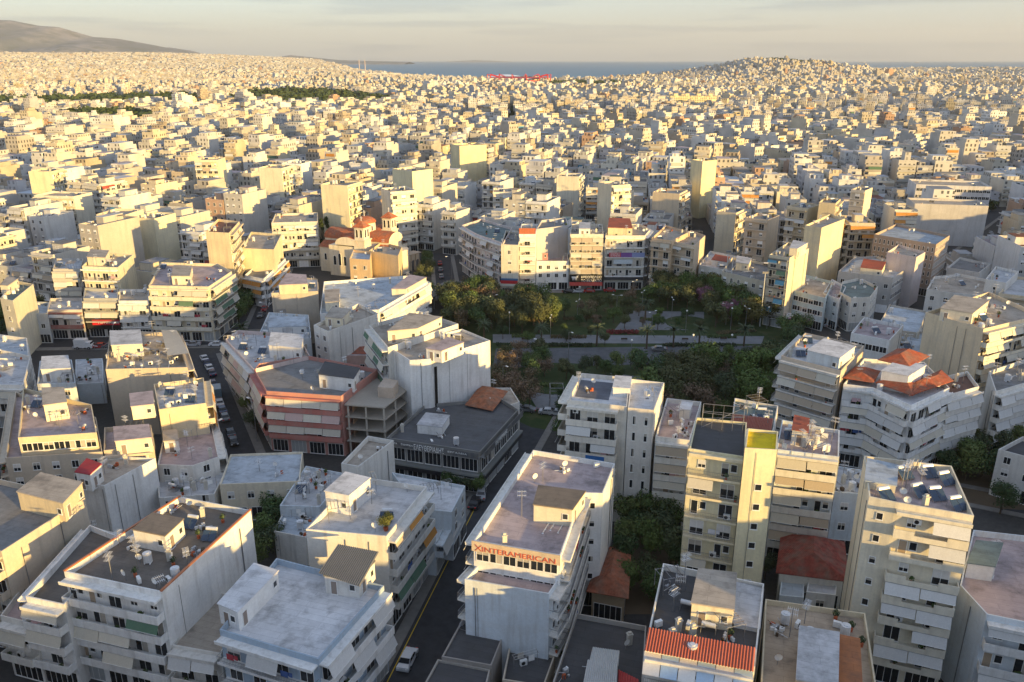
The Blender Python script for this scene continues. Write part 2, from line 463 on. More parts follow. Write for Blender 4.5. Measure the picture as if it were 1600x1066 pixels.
AWN = {'c': (.66, .62, .52), 'w': (.70, .70, .68), 'g': (.12, .22, .15), 'o': (.60, .28, .07), 'b': (.10, .30, .45), 'r': (.40, .08, .06), 't': (.50, .42, .32), 'p': (.60, .45, .42), 'y': (.62, .55, .2)}
BUILT = []                                        # footprints, for keeping later lots clear
def facade(root, A, C, h, code, rnd, wall, aw, near, gf, trim=None, ph=.9, depth=1.25, low=0.0):
    """dress the wall from A to C (relative to the root) with what its code says, storey by storey"""
    d = C - A; L = d.length
    if L < 1.6: return
    if code == 'x':                                               # blank party wall: downpipes and cables
        if near and L > 4:
            u = d / L; n_ = Vector((u.y, -u.x))
            for _ in range(1 + int(L / 9)):
                p = A + u * rnd.uniform(.3, L - .3) + n_ * .09; r_ = rnd.choice((.05, .06, .03)); hh = h - .2
                put(sm(('dp', r_), 'downpipe', lambda: MB().bar((0, 0, 0), (0, 0, 1), r_, 'metal', 5)), 'downpipe', root, None, (p.x, p.y, 0), 0, (1, 1, hh))
        return
    u = d / L; rz = math.atan2(u.y, u.x); M0 = Matrix.Translation((A.x, A.y, 0)) @ Matrix.Rotation(rz, 4, 'Z')
    nf = max(0, round((h - gf) / 3.0)); fh = (h - gf) / nf if nf else 3
    trim = trim or wall
    glz = MB() if not near else None
    def item(key, name, fn, x, y, z, color=None, child=None):
        if glz is not None and name in ('window', 'door', 'railing', 'shopfront'):
            glz.add(shared(('t',) + key, fn), M0 @ Matrix.Translation((x, y, z)))
            if child: glz.add(shared(('t',) + child[0], child[2]), M0 @ Matrix.Translation((x, y, z)))
            return None
        o = put(sm(key, name, fn), name, root, color, M0 @ Vector((x, y, z)), rz)
        if child:
            put(sm(child[0], child[1], child[2]), child[1], o, None, (0, 0, 0))
        return o
    def opening(w, hh, x, z, style='n', name='window'):
        pv_ = rnd.choice((0, 0, 0, 1, 2))
        item(('fr', w, hh, style), name, lambda: t_frame(w, hh, style), x, 0, z, (.72, .71, .68) if style != 'c' else (.45, .35, .25), (('pn', w, hh, pv_), 'pane', lambda: t_pane(w, hh, pv_)))
    bal = code in 'bramn'
    style = {'b': 'solid', 'a': 'solid' if rnd.random() < .5 else 'rail', 'r': 'rail', 'm': 'rail', 'n': 'notch'}.get(code)
    pa = {'b': .45, 'r': .3, 'a': .93, 'm': 0, 'n': .8}.get(code, 0)
    Lr = round(L - .3, 1)
    for k in range(nf):
        z = gf + k * fh
        if z < low - .1: continue
        if bal:
            o = item(('sl', Lr, depth, style), 'balcony', lambda: t_slab(Lr, depth, style), .15, 0, z, trim)
            if style == 'rail':
                if near and o is not None: put(sm(('rl', Lr, depth), 'railing', lambda: t_rail(Lr, depth)), 'railing', o, None, (0, 0, 0))
                else: glz.add(shared(('trl', Lr, depth), lambda: t_rail(Lr, depth, False)), M0 @ Matrix.Translation((.15, 0, z)))
            n = max(1, int((L - .6) / 2.7)); st = L / n
            for i in range(n):
                x = st * (i + .5); q = rnd.random()
                if q < .55: opening(1.9, 2.25, x, z + .06, rnd.choice('nnns'), 'window')
                elif q < .85:
                    opening(1.0, 2.2, x - .55, z + .06, rnd.choice('nnc'), 'window')
                    opening(.9, 1.2, x + .6, z + 1.0, 'n', 'window')
                else: opening(1.1, 1.2, x, z + 1.0, 's', 'window')
            for _ in range(int(L / 5) + 1 if near else 0):
                q = rnd.random()
                if q < .35:
                    g = rnd.uniform(.7, 1.3); put(sm('bplant', 'plant', t_plant), 'plant', root, (.05 * g, .085 * g, .025), M0 @ Vector((rnd.uniform(.6, max(.7, L - .6)), -depth + .35, z + .05)), rnd.uniform(0, 6))
                elif q < .6: put(sm('unit', 'air_conditioner', t_unit), 'air_conditioner', root, None, M0 @ Vector((rnd.uniform(.8, max(.9, L - .8)), -.25, z + (.05 if rnd.random() < .5 else 1.6))), rz)
                elif q < .75:
                    c = rnd.choice(((.6, .6, .62), (.45, .06, .08), (.08, .14, .35), (.6, .4, .42))); put(sm('lau', 'laundry', lambda: MB().box(-.5, .5, -.02, .02, 0, .8, 'fabric').box(.6, 1.1, -.02, .02, .2, .8, 'fabric')), 'laundry', root, c, M0 @ Vector((rnd.uniform(.6, max(.7, L - 1.3)), -depth + .2, z + .95)), rz)
            if pa:
                n = max(1, round(L / 4.2)); st = (L - .4) / n; ac = AWN[aw[0]]
                for i in range(n):
                    if rnd.random() < pa:
                        c = AWN[rnd.choice(aw)]; s = rnd.uniform(.88, 1.05); w = round(st - .12, 1)
                        dr = rnd.choice((1.35, 1.3, 1.1, .8)) if code in 'br' else rnd.choice((1.4, 1.4, 1.3, 1.1))
                        item(('aw', w, dr), 'awning', lambda: t_awning(w, dr, .12 + dr * .3), .2 + i * st + .06, -depth + .1, z + fh - 2.75, (c[0] * s, c[1] * s, c[2] * s))
        elif code == 'w':
            n = max(1, int((L - .8) / 2.6)); st = L / n
            for i in range(n): opening(1.2, 1.4, st * (i + .5), z + .9, rnd.choice('nns'))
        elif code == 't':
            opening(.8, 1.0, L * .5, z + 1.2, 'n')
        elif code == 'g':                                            # continuous glazing
            n = max(1, int((L - .6) / 1.6)); st = (L - .6) / n; w = round(st - .06, 1)
            for i in range(n): opening(w, 1.5, .3 + st * (i + .5), z + .95, 'n')
        elif code == 'G':                                            # shop glazing almost wall to wall
            n = max(1, int((L - .6) / 3.2)); st = (L - .6) / n; w = round(st - .35, 1)
            for i in range(n): opening(w, 2.7, .3 + st * (i + .5), z + .25, 'n')
        elif code == 'v':                                            # tall narrow windows in threes
            n = max(1, int((L - .4) / 1.5)); st = (L - .4) / n
            for i in range(n): opening(.6, 1.6, .2 + st * (i + .5), z + .8, 'n')
    # cornice over the top balcony, and the ground floor
    if bal: item(('co', Lr, depth), 'cornice', lambda: MB().box(0, Lr, -depth, 0, -.18, .08, 'plaster').box(0, Lr, -depth - .03, -depth + .1, .08, .28, 'plaster'), .15, 0, h, trim)
    if gf > 1 and low < 1:
        n = max(1, int((L - .4) / 3.4)); st = L / n; w = round(st - .7, 1)
        for i in range(n):
            if w < .6: break
            if rnd.random() < .7: item(('shop', w), 'shopfront', lambda: t_frame(w, 2.6, 'n'), st * (i + .5), 0, .12, None, (('shp', w), 'pane', lambda: t_pane(w, 2.6)))
            else: item(('shut', w), 'shopfront', lambda: t_frame(w, 2.6, 'c'), st * (i + .5), 0, .12, (.40, .42, .42), (('shp', w), 'pane', lambda: t_pane(w, 2.6)))
    if glz is not None and glz.f: 
        o = glz.build('glazing', root); o['kind'] = 'stuff'

def shell(root, poly, z0, z1, ph, wall, roof, name='wall', th=.18, wmat='plaster', rmat='roofing'):
    m = MB(); k = len(poly); i1 = inset(poly, th); zt = z1 + ph
    m.prism(poly, z0, zt, wmat, top=False)
    if ph > .02:
        for i in range(k):
            j = (i + 1) % k
            m.face([(*poly[i], zt), (*poly[j], zt), (*i1[j], zt), (*i1[i], zt)], wmat)
            m.face([(*i1[j], zt), (*i1[j], z1 - .02), (*i1[i], z1 - .02), (*i1[i], zt)], wmat)
    o = m.build(name, root, wall)
    r = MB(); r.face([(*p, z1) for p in (i1 if ph > .02 else poly)], rmat); r.build('roof', root, roof)
    return o
def roofpos(poly, rnd, avoid, margin=.9):
    xs = [p.x for p in poly]; ys = [p.y for p in poly]; ins = inset(poly, margin)
    for _ in range(30):
        p = Vector((rnd.uniform(min(xs), max(xs)), rnd.uniform(min(ys), max(ys))))
        if inside(p, ins) and not any(inside(p, a) for a in avoid): return p
    return None
def clutter(root, poly, z, rnd, avoid, n=6, near=True, heat=2, ant=2):
    a0 = R(rnd.choice((-10, 0, 15, 160)))
    for i in range(heat):
        p = roofpos(poly, rnd, avoid, 1.3)
        if p: heater(root, (p.x, p.y, z), a0 + rnd.uniform(-.1, .1)); avoid = avoid + [[p + Vector(q) for q in ((-1.3, -1.9), (1.3, -1.9), (1.3, .9), (-1.3, .9))]]
    for i in range(ant):
        p = roofpos(poly, rnd, avoid, .5)
        if p:
            h = rnd.choice((2.4, 3.2, 4.0)); put(sm(('ant', h), 'antenna', lambda: t_antenna(h)), 'antenna', root, None, (p.x, p.y, z), rnd.uniform(0, 3))
    for i in range(int(n * 1.6) if near else n):
        p = roofpos(poly, rnd, avoid, .8)
        if not p: continue
        q = rnd.random()
        if q < .3: put(sm('unit', 'air_conditioner', t_unit), 'air_conditioner', root, None, (p.x, p.y, z), rnd.uniform(0, 6))
        elif q < .5: put(sm('chim', 'chimney', t_chimney), 'chimney', root, (.6, .57, .5), (p.x, p.y, z), .3)
        elif q < .68: put(sm('dish', 'satellite_dish', t_dish), 'satellite_dish', root, None, (p.x, p.y, z), rnd.uniform(-.6, .6))
        elif q < .84: put(sm('wtank', 'water_tank', t_watertank), 'water_tank', root, None, (p.x, p.y, z), 0)
        elif q < .90: put(sm('pipe', 'duct', lambda: t_pipe(3)), 'duct', root, None, (p.x, p.y, z), rnd.choice((.3, 1.87)))
        else: put(sm('fw', 'pergola', t_frame_work), 'pergola', root, None, (p.x, p.y, z), rnd.choice((.3, 1.87)))
    for i in range(int(n * 1.3) if near else 1 if n else 0):
        p = roofpos(poly, rnd, avoid, .5)
        if not p: continue
        q = rnd.random(); k_ = rnd.randrange(5)
        if q < .5: put(sm(('junk', k_), 'stored_material', lambda: t_junk(k_)), 'stored_material', root, (.5, .5, .5), (p.x, p.y, z), rnd.uniform(0, 6))
        elif q < .65: put(sm('lines', 'clothes_line', t_lines), 'clothes_line', root, None, (p.x, p.y, z), rnd.uniform(0, 3))
        elif q < .85: g = rnd.uniform(.7, 1.3); put(sm('bplant', 'plant', t_plant), 'plant', root, (.06 * g, .09 * g, .03), (p.x, p.y, z), 0, (1.3, 1.3, 1.3))
        else:
            h = rnd.choice((2.4, 3.2, 4.0)); put(sm(('ant', h), 'antenna', lambda: t_antenna(h)), 'antenna', root, None, (p.x, p.y, z), rnd.uniform(0, 3))

def bld(label, px, h, f, wall=WHITE, roof=rGREY, pents=(), tiers=(), aw='ccw', ph=.9, gf=3.6, near=True, seed=None, n=5, heat=2, ant=2,
        cat='building', name='apartment_building', group=None, world_poly=None, trim=None, depth=1.25, low=0.0, rmat='roofing', wmat='plaster'):
    """px: roof corners as surveyed (front left, front right, back right, back left), h: roof height, f: one facade code per side"""
    poly = world_poly or [gp(x, y, h + ph) for x, y in px]
    if not ccw(poly): print('NOT CCW', label)
    c = sum(poly, Vector((0, 0))) / len(poly)
    root = empty(name, (c.x, c.y, 0)); tag(root, label, cat, group)
    rnd = random.Random(seed if seed is not None else int(abs(c.x * 13 + c.y * 7) * 10))
    BUILT.append(poly)
    P = [p - c for p in poly]
    shell(root, P, 0, h, ph, wall, roof, rmat=rmat, wmat=wmat)
    for i, code in enumerate(f):
        facade(root, P[i], P[(i + 1) % len(P)], h, code, rnd, wall, aw, near, gf, trim, ph, depth, low)
    avoid = []
    for pt in pents:                                              # stairheads and attic rooms: (corner pixels, height above the roof, colour, roof colour)
        q, dh = pt[0], pt[1]; wc = pt[2] if len(pt) > 2 else wall; rc = pt[3] if len(pt) > 3 else roof
        Q = [gp(x, y, h + dh) - c for x, y in q]
        avoid.append(inset(Q, -.3)); m = MB(); m.prism(Q, h - .05, h + dh, wmat, top=False); o = m.build('stairhead', root, wc)
        r = MB(); r.prism(inset(Q, -.12), h + dh, h + dh + .16, 'plaster', True, True, 'roofing'); r.build('stairhead_roof', o, rc)
        for i in range(2):
            a, b = Q[i], Q[(i + 1) % 4]; d = b - a; L = d.length
            if L < 1.4 or dh < 2.0: continue
            rz = math.atan2(d.y, d.x); M0 = Matrix.Translation((a.x, a.y, h)) @ Matrix.Rotation(rz, 4, 'Z')
            if i == 1 or rnd.random() < .4:
                put(sm(('dr',), 'door', lambda: t_frame(.9, 2.0, 'c')), 'door', o, (.30, .24, .20), M0 @ Vector((min(1.2, L * .5), 0, .05)), rz)
            if L > 2.6 and dh > 2.3: put(sm(('pw',), 'window', lambda: t_frame(.8, .9, 'c')), 'window', o, (.05, .055, .06), M0 @ Vector((L - .9, 0, 1.0)), rz)
    for t_ in tiers:                                              # lower or higher masses joined to the same building: (pixels, height, codes)
        q, th_, tf = t_[0], t_[1], t_[2]; tw = t_[3] if len(t_) > 3 else wall; tr = t_[4] if len(t_) > 4 else roof
        Tw = [gp(x, y, th_ + ph) for x, y in q]; BUILT.append(Tw); Q = [p - c for p in Tw]
        if not ccw(Q): print('NOT CCW tier', label)
        if th_ > h: avoid.append(Q)
        shell(root, Q, 0, th_, ph, tw, tr, rmat=rmat)
        for i, code in enumerate(tf): facade(root, Q[i], Q[(i + 1) % len(Q)], th_, code, rnd, tw, aw, near, gf, trim, ph, depth, low)
    clutter(root, P, h, rnd, avoid, n, near, heat, ant)
    root['c'] = 0; del root['c']
    return root, c
def hip(root, c, px, h, rise, color=(.48, .12, .05), over=.4, name='tiled_roof', z=None):
    """tiled roof over the pixel quad at eaves height h"""
    Q = inset([gp(x, y, h) - c for x, y in px], -over); k = len(Q)
    if k == 4:
        l0, l1 = (Q[1] - Q[0]).length, (Q[2] - Q[1]).length; m0, m1 = (Q[0] + Q[3]) / 2, (Q[1] + Q[2]) / 2
        if l1 > l0: m0, m1 = (Q[0] + Q[1]) / 2, (Q[3] + Q[2]) / 2
        e = (m1 - m0); r0, r1 = m0 + e * .28, m1 - e * .28
    else:
        r0 = r1 = sum(Q, Vector((0, 0))) / k
    m = MB(); z0, z1 = h, h + rise
    if k == 4:
        V = [(*q, z0) for q in Q]; A, B_ = (*r0, z1), (*r1, z1)
        if l1 > l0: fs = [[V[0], V[1], A], [V[1], V[2], B_, A], [V[2], V[3], B_], [V[3], V[0], A, B_]]
        else: fs = [[V[0], V[1], B_, A], [V[1], V[2], B_], [V[2], V[3], A, B_], [V[3], V[0], A]]
    else:
        V = [(*q, z0) for q in Q]; fs = [[V[i], V[(i + 1) % k], (*r0, z1)] for i in range(k)]
    for f in fs: m.face(f, 'tiles')
    m.face([(*q, z0 - .12) for q in reversed(Q)], 'plaster')
    for i in range(k): m.face([(*Q[i], z0 - .12), (*Q[(i + 1) % k], z0 - .12), (*Q[(i + 1) % k], z0), (*Q[i], z0)], 'plaster')
    return m.build(name, root, color)
def sheet_roof(root, c, P4, color, n=24, amp=.06, name='corrugated_roof'):
    """corrugated sheet between four points (x, y, z): front left, front right, back right, back left; ridges run front to back"""
    a, b, d, e = [Vector(p) - Vector((c.x, c.y, 0)) for p in P4]
    m = MB(); n2 = n * 2
    for i in range(n2 + 1):
        t = i / n2; dz = amp if i % 2 else -amp
        for s, q in ((a.lerp(b, t), 0), (e.lerp(d, t), 0)): m.v.append((s.x, s.y, s.z + dz))
    for i in range(n2): m.f.append((2 * i, 2 * i + 2, 2 * i + 3, 2 * i + 1)); m.m.append(m.mi('paint'))
    k = len(m.v); m.v += [(v[0], v[1], v[2] - .05) for v in list(m.v)]
    for i in range(n2): m.f.append((k + 2 * i + 1, k + 2 * i + 3, k + 2 * i + 2, k + 2 * i)); m.m.append(0)
    return m.build(name, root, color)
def text(root, s, origin, u, size, mat, name='lettering', nrm=None, extrude=.03, width=None, align='LEFT'):
    cu = bpy.data.curves.new(name, 'FONT'); cu.body = s; cu.size = size; cu.extrude = extrude; cu.align_x = align
    cu.materials.append(MAT[mat]); o = bpy.data.objects.new(name, cu); col.objects.link(o); o.parent = root
    rz = math.atan2(u.y, u.x); o.location = origin; o.rotation_euler = (math.pi / 2, 0, rz)
    if width:
        bpy.context.view_layer.update(); w = o.dimensions.x
        if w > .01: o.scale = (width / w, 1, 1)
    return o
def board(root, A, C, z0, z1, out, mat, name='signboard', color=None, th=.12, t0=0, t1=1):
    """flat board standing off the wall A to C"""
    d = C - A; L = d.length; rz = math.atan2(d.y, d.x)
    return put(MB().box(L * t0, L * t1, -out - th, -out, z0, z1, mat).mesh(name), name, root, color, (A.x, A.y, 0), rz)
# ------------------------------------------------------------------ buildings surveyed one by one, nearest first
# grey roofed block, bottom left
r, c = bld('white apartment block with dark stained roof, orange coping and a long blank white side wall', [(100,893),(252,925),(392,797),(281,776)], 15.5, 'bxxx', WHITE, (.19, .17, .15),
    [([(208,828),(258,838),(286,812),(238,803)], 2.6, OFFW, rBROWN)], tiers=[([(40,932),(100,945),(186,838),(140,820)], 12.4, 'bxxb', WHITE, (.17, .155, .14))], aw='ccg', n=8, heat=4, ant=5, seed=5, trim=WHITE)
Pp = [gp(x, y, 16.4) - c for x, y in ((100,893),(252,925),(392,797),(281,776))]
for a, b_ in ((1, 2), (3, 0)):
    A, C_ = Pp[a], Pp[b_]; board(r, A, C_, 16.42, 16.6, -.2, 'paint', 'coping', (.50, .17, .06), .3)
bld('beige block with an attic room and tall plain side wall, left edge', [(-190,815),(2,862),(133,778),(-30,742)], 15.5, 'bxxx', BEIGE, rGREY,
    [([(27,769),(98,787),(128,755),(64,740)], 2.9, SAND, rTAN)], n=1, heat=0, ant=0, seed=2)
bld('low grey building between the blank beige wall and the orange coped block', [(0,962),(52,975),(190,835),(110,815)], 8.5, 'bxxx', OFFW, rPINK, n=2, heat=1, ant=1, seed=8)
bld('small house with a tan roof wedged between two white blocks', [(268,1008),(345,1022),(395,930),(330,925)], 8, 'axxx', OFFW, rTAN, n=0, heat=0, ant=0, aw='w', seed=3, ph=.5)
r, c = bld('pale blue block with a wide white roof terrace and striped balcony beside the street', [(343,984),(497,1030),(600,915),(432,872)], 12.5, 'rbxx', LBLUE, rWHITE,
    [([(341,944),(371,957),(434,893),(397,882)], 2.7, WHITE, rWHITE), ([(507,900),(560,908),(585,878),(533,870)], 2.6, OFFW, rGREY)], n=0, heat=0, ant=0, trim=WHITE, aw='ww', seed=4)
a_ = [gp(x, y, 15.7) for x, y in ((497,893),(562,914),(592,865),(528,853))]
sheet_roof(r, c, [(*p, 15.5 + (0 if i < 2 else .5)) for i, p in enumerate(a_)], (.17, .17, .165), 22)
bld('white block with a square white stairhead and green and orange street awnings', [(478,827),(604,838),(667,760),(556,744)], 14.5, 'xbxx', OFFW, rLIGHT,
    [([(508,768),(545,775),(578,748),(540,739)], 3.2, WHITE, rWHITE)], n=2, heat=1, ant=1, aw='gotg', trim=OFFW, seed=6)
bld('long low white shop block along the street, in front of the dark glazed shop', [(655,795),(706,800),(727,759),(612,738)], 8.6, 'xwxx', BLUEW, rWHITE, n=2, heat=0, ant=0, seed=7, ph=.5)
bld('lower end of the white shop row with a flat pale roof', [(650,846),(680,850),(706,801),(670,797)], 5.6, 'xaxx', BLUEW, rWHITE, n=0, heat=0, ant=0, aw='w', seed=9, ph=.4)
bld('narrow white building with a blank wall and walled roof before the dark shop', [(533,724),(560,729),(615,688),(575,681)], 12, 'wxxx', OFFW, rTAN, n=1, heat=0, ant=0, seed=10)
bld('low cream garage building with a flat pale blue roof', [(343,757),(468,752),(473,706),(360,710)], 7, 'wtxx', CREAM, rBLUE, n=1, heat=0, ant=1, seed=11, ph=.4)
bld('low grey workshop with lean-to roofs between the cream garage and the white wall', [(248,778),(335,772),(352,738),(246,744)], 5.5, 'wxxx', OFFW, rLIGHT, n=4, heat=1, ant=1, seed=12, ph=.4)
bld('yard building with cluttered pale roofs left of the square white stairhead', [(437,790),(500,792),(540,740),(478,728)], 6.5, 'xxxx', BLUEW, rLIGHT, n=7, heat=1, ant=2, seed=13, ph=.5)
bld('low shed block with a blue grey roof below the square white stairhead', [(428,830),(478,840),(500,800),(447,790)], 5, 'xxxx', OFFW, rBLUE, n=4, heat=0, ant=0, seed=14, ph=.3)
r, c = bld('white building with a small red capped tower and a long blank white gable', [(128,755),(163,759),(243,716),(170,712)], 11, 'xxxx', WHITE, rTAN,
    [([(118,738),(140,742),(158,726),(136,718)], 3.0, WHITE, (.42, .05, .06))], n=1, heat=0, ant=1, seed=15, ph=.5)
r, c = bld('cream block with a railed roof terrace and a cream stairhead, ringed by a lower terrace', [(28,684),(151,676),(143,632),(36,606)], 14.5, 'gtxx', SAND, rPINK,
    [([(68,634),(104,629),(99,606),(66,607)], 3.2, CREAM, rTAN)], tiers=[([(8,716),(160,706),(150,652),(24,612)], 11.5, 'wtxr', BEIGE, rPINK)], n=3, heat=1, ant=2, seed=16, low=0)
bld('cream block with a dark green planter along its front, right of the railed terrace', [(162,704),(240,697),(236,664),(163,668)], 11.5, 'bxxx', BEIGE, rPINK,
    [([(180,690),(236,684),(232,664),(178,668)], 2.8, CREAM, rPINK)], n=2, heat=1, ant=1, aw='c', seed=17)
r, c = bld('block with a broad plain peach wall facing the front and an orange side awning', [(248,640),(322,630),(318,590),(240,600)], 14, 'xaxx', SAND, rLIGHT,
    [([(205,636),(240,632),(238,612),(203,616)], 2.6, CREAM, rPINK)], n=4, heat=2, ant=2, aw='oc', seed=18)
bld('round fronted low building with a pink roof, below the plain peach wall', [(246,726),(300,728),(342,714),(331,664),(258,672)], 8.5, 'wwaxx', OFFW, rPINK,
    [([(256,690),(278,688),(276,672),(255,674)], 2.4, WHITE, rTAN)], n=2, heat=0, ant=2, seed=19, ph=.5)
r, c = bld('tan block with a lit roof room and a slanted cream canopy on its right side', [(165,577),(293,574),(275,520),(172,516)], 14.5, 'xaxx', BEIGE, rTAN,
    [([(174,540),(222,538),(219,516),(172,518)], 2.8, CREAM, rLIGHT)], n=7, heat=3, ant=4, seed=20, aw='cc')
a_ = [gp(x, y, 17) for x, y in ((262,556),(296,552),(276,516),(252,516))]
sheet_roof(r, c, [(*p, 17.0) for p in a_], (.56, .48, .36), 18, .04)
bld('small white house with a dark door on its roof, left of the tan block', [(58,600),(118,598),(112,562),(62,564)], 9.5, 'wxxx', BLUEW, rLIGHT,
    [([(64,578),(110,576),(106,556),(66,558)], 3.0, WHITE, rWHITE)], n=2, heat=0, ant=1, seed=21)
bld('low white sheds behind the small white house', [(118,600),(162,598),(160,560),(118,562)], 5, 'xxxx', BLUEW, rLIGHT, n=4, heat=0, ant=1, seed=22, ph=.3)
bld('shadowed terrace row with curved front wall at the left edge', [(-60,600),(36,602),(48,556),(-30,540)], 9.5, 'bwxx', OFFW, rLIGHT, n=3, heat=1, ant=1, seed=23)
bld('grey house with a bare tree in front, left edge beside the boulevard', [(-40,560),(45,560),(42,528),(-20,520)], 9, 'wwxx', OFFW, rBLUE, n=3, heat=1, ant=1, seed=24)
# the red building and its neighbours
bld('salmon red apartment block with white and pink awnings and a grey roof', [(397,578),(416,611),(533,619),(590,577),(482,556),(404,568)], 12.5, 'aaxxxx', PINK, rGREY,
    [([(498,585),(552,592),(562,576),(508,566)], 3.0, WHITE, rDARK)], n=2, heat=0, ant=2, aw='ccccp', trim=(.50, .19, .16), seed=25, depth=1.1)
bld('white corner block with pinkish awnings and wide pale roof behind the salmon block', [(352,530),(396,577),(484,556),(466,522),(372,516)], 12.5, 'axxxx', (.62, .52, .50), rLIGHT,
    [([(420,540),(470,545),(474,524),(424,520)], 3.0, WHITE, rWHITE)], n=6, heat=2, ant=3, aw='pcw', trim=OFFW, seed=26)
# bare concrete frame
def skeleton():
    h = 11.6; px = [(538,632),(601,637),(655,594),(590,578)]
    W = [gp(x, y, h) for x, y in px]; c = sum(W, Vector((0, 0))) / 4; BUILT.append(W); P = [p - c for p in W]
    root = tag(empty('building_frame', (c.x, c.y, 0)), 'unfinished bare concrete building frame with open floors beside the salmon red block', 'unfinished building')
    for z in (3.6, 6.3, 9.0, 11.6):
        MB().prism(P, z - .25, z, 'concrete', True, True).build('floor_slab', root, (.42, .38, .32))
    I = inset(P, .5)
    for i in range(4):
        a, b = I[i], I[(i + 1) % 4]; n = max(2, round((b - a).length / 4.2))
        for k in range(n):
            p = a.lerp(b, k / n)
            for z0, z1 in ((0, 3.35), (3.6, 6.05), (6.3, 8.75), (9.0, 11.35)):
                put(sm(('colm', round(z1 - z0, 2)), 'column', lambda: MB().box(-.18, .18, -.18, .18, 0, z1 - z0, 'concrete')), 'column', root, (.50, .46, .39), (p.x, p.y, z0), .3)
    for a, b in ((2, 3), (3, 0)):
        A, C_ = I[a], I[b]
        for z in (0, 3.6, 6.3, 9.0): board(root, A, C_, z, z + 2.35, -.3, 'concrete', 'brick_wall', (.46, .30, .20), .15, .1, .9)
    q = [gp(x, y, h + 2.4) - c for x, y in ((590,604),(614,606),(622,594),(600,590))]
    MB().prism(q, h, h + 2.3, 'plaster').build('stairhead', root, (.55, .45, .36))
skeleton()
# dark glazed shop
r, c = bld('two storey shop building with white lettering, dark glazing and a grey flat roof', [(604,684),(750,706),(810,640),(782,622),(664,632)], 8, 'GGxxx', (.24, .24, .23), (.13, .135, .145),
    [([(652,664),(690,668),(702,650),(666,646)], 1.8, WHITE, rLIGHT)], n=2, heat=0, ant=0, seed=27, ph=.7, gf=4.2, trim=(.30, .31, .30))
Q = [gp(x, y, 8.7) - c for x, y in ((604,684),(750,706),(810,640))]
for i in range(2):
    o = board(r, Q[i], Q[i+1], 7.6, 8.75, .9, 'plaster', 'fascia', (.12, .125, .13), .12)
    board(r, Q[i], Q[i+1], 7.45, 7.6, -.1, 'plaster', 'canopy_slab', (.3, .3, .29), 1.1)
    board(r, Q[i], Q[i+1], 3.75, 4.15, -.1, 'plaster', 'first_floor_slab', (.24, .25, .24), 1.1)
    board(r, Q[i], Q[i+1], 2.9, 3.75, .85, 'paint', 'lower_fascia', (.02, .022, .03), .12)
u = (Q[1] - Q[0]).normalized(); nn_ = Vector((u.y, -u.x)); L = (Q[1] - Q[0]).length
def lab(s, t, z, size, w, mat='letter_white', out=1.05, base=None, uu=None):
    p = base + uu * t + Vector((uu.y, -uu.x)) * out
    return text(r, s, (p.x, p.y, z), uu, size, mat, width=w)
lab('ΕΛΕΥΘΕΡΙΑΔΗΣ', L * .32, 7.7, 1.45, L * .32, base=Q[0], uu=u)
lab('ΧΡΩΜΑΤΑ', L * .02, 8.2, .45, L * .12, base=Q[0], uu=u); lab('ΣΙΔΗΡΙΚΑ', L * .18, 8.2, .45, L * .13, base=Q[0], uu=u)
lab('ΕΡΓΑΛΕΙΑ', L * .68, 8.15, .4, L * .2, base=Q[0], uu=u)
lab('ΕΛΕΥΘΕΡΙΑΔΗΣ', L * .72, 3.05, .65, L * .13, base=Q[0], uu=u); lab('ΧΡΩΜΑΤΑ', L * .61, 3.25, .35, L * .09, base=Q[0], uu=u); lab('ΕΡΓΑΛΕΙΑ', L * .87, 3.2, .35, L * .09, base=Q[0], uu=u)
u2 = (Q[2] - Q[1]).normalized(); L2 = (Q[2] - Q[1]).length
lab('ΕΛΕΥΘΕΡΙΑΔΗΣ', L2 * .25, 7.8, 1.0, L2 * .3, base=Q[1], uu=u2)
r, c = bld('low building with an orange tiled pyramid roof, next to the dark glazed shop', [(727,640),(768,642),(812,628),(798,606),(752,606)], 7, 'xxgxx', OFFW, rTAN, n=0, heat=0, ant=1, seed=28, ph=.4)
hip(r, c, [(730,632),(768,640),(790,612),(752,604)], 8.6, 1.6, (.38, .14, .07))
# tall white slab
r, c = bld('tall white block with a broad blank wall lit across its upper part, beside the park', [(640,563),(672,561),(766,532),(722,514),(604,540)], 18.5, 'xxtxx', WHITE, rTAN,
    [([(666,545),(690,549),(724,536),(700,528)], 2.5, WHITE, rPINK)], n=3, heat=1, ant=1, seed=29, ph=.5)
put(MB().box(-.35, .35, -.05, 0, 6, 17, 'void').mesh('light_slot'), 'light_slot', r, None, tuple((gp(680, 559, 19) - c)) + (0,), math.atan2(*( (gp(766,532,19)-gp(672,561,19)).yx )))
bld('white block with a balcony front and lit attic, behind the tall blank white block', [(577,508),(606,543),(716,506),(655,486)], 19, 'axxx', OFFW, rTAN,
    [([(606,518),(652,514),(690,496),(640,490)], 2.8, CREAM, rTAN)], n=3, heat=1, ant=1, aw='cg', seed=30)
bld('narrow block with a sunlit cream wall and a grey end wall', [(490,508),(512,518),(592,490),(560,474)], 15, 'wxxx', OFFW, rTAN,
    [([(508,496),(534,498),(548,484),(520,480)], 2.4, CREAM, rTAN)], n=2, heat=0, ant=2, seed=31)
r, c = bld('small pink house with a red tiled roof behind the concrete frame', [(530,556),(577,556),(577,528),(536,526)], 8, 'wxxx', (.62, .42, .36), rPINK, n=0, heat=0, ant=0, seed=32, ph=.1)
hip(r, c, [(530,552),(578,552),(577,530),(536,528)], 8.1, 1.5, (.40, .10, .06))
bld('white terraced house group with pale blue roofs left of the narrow sunlit block', [(400,532),(486,528),(482,492),(420,488)], 9.5, 'wxxx', BLUEW, rBLUE,
    [([(420,512),(478,510),(476,496),(422,494)], 2.6, WHITE, rBLUE)], n=4, heat=2, ant=2, seed=33)
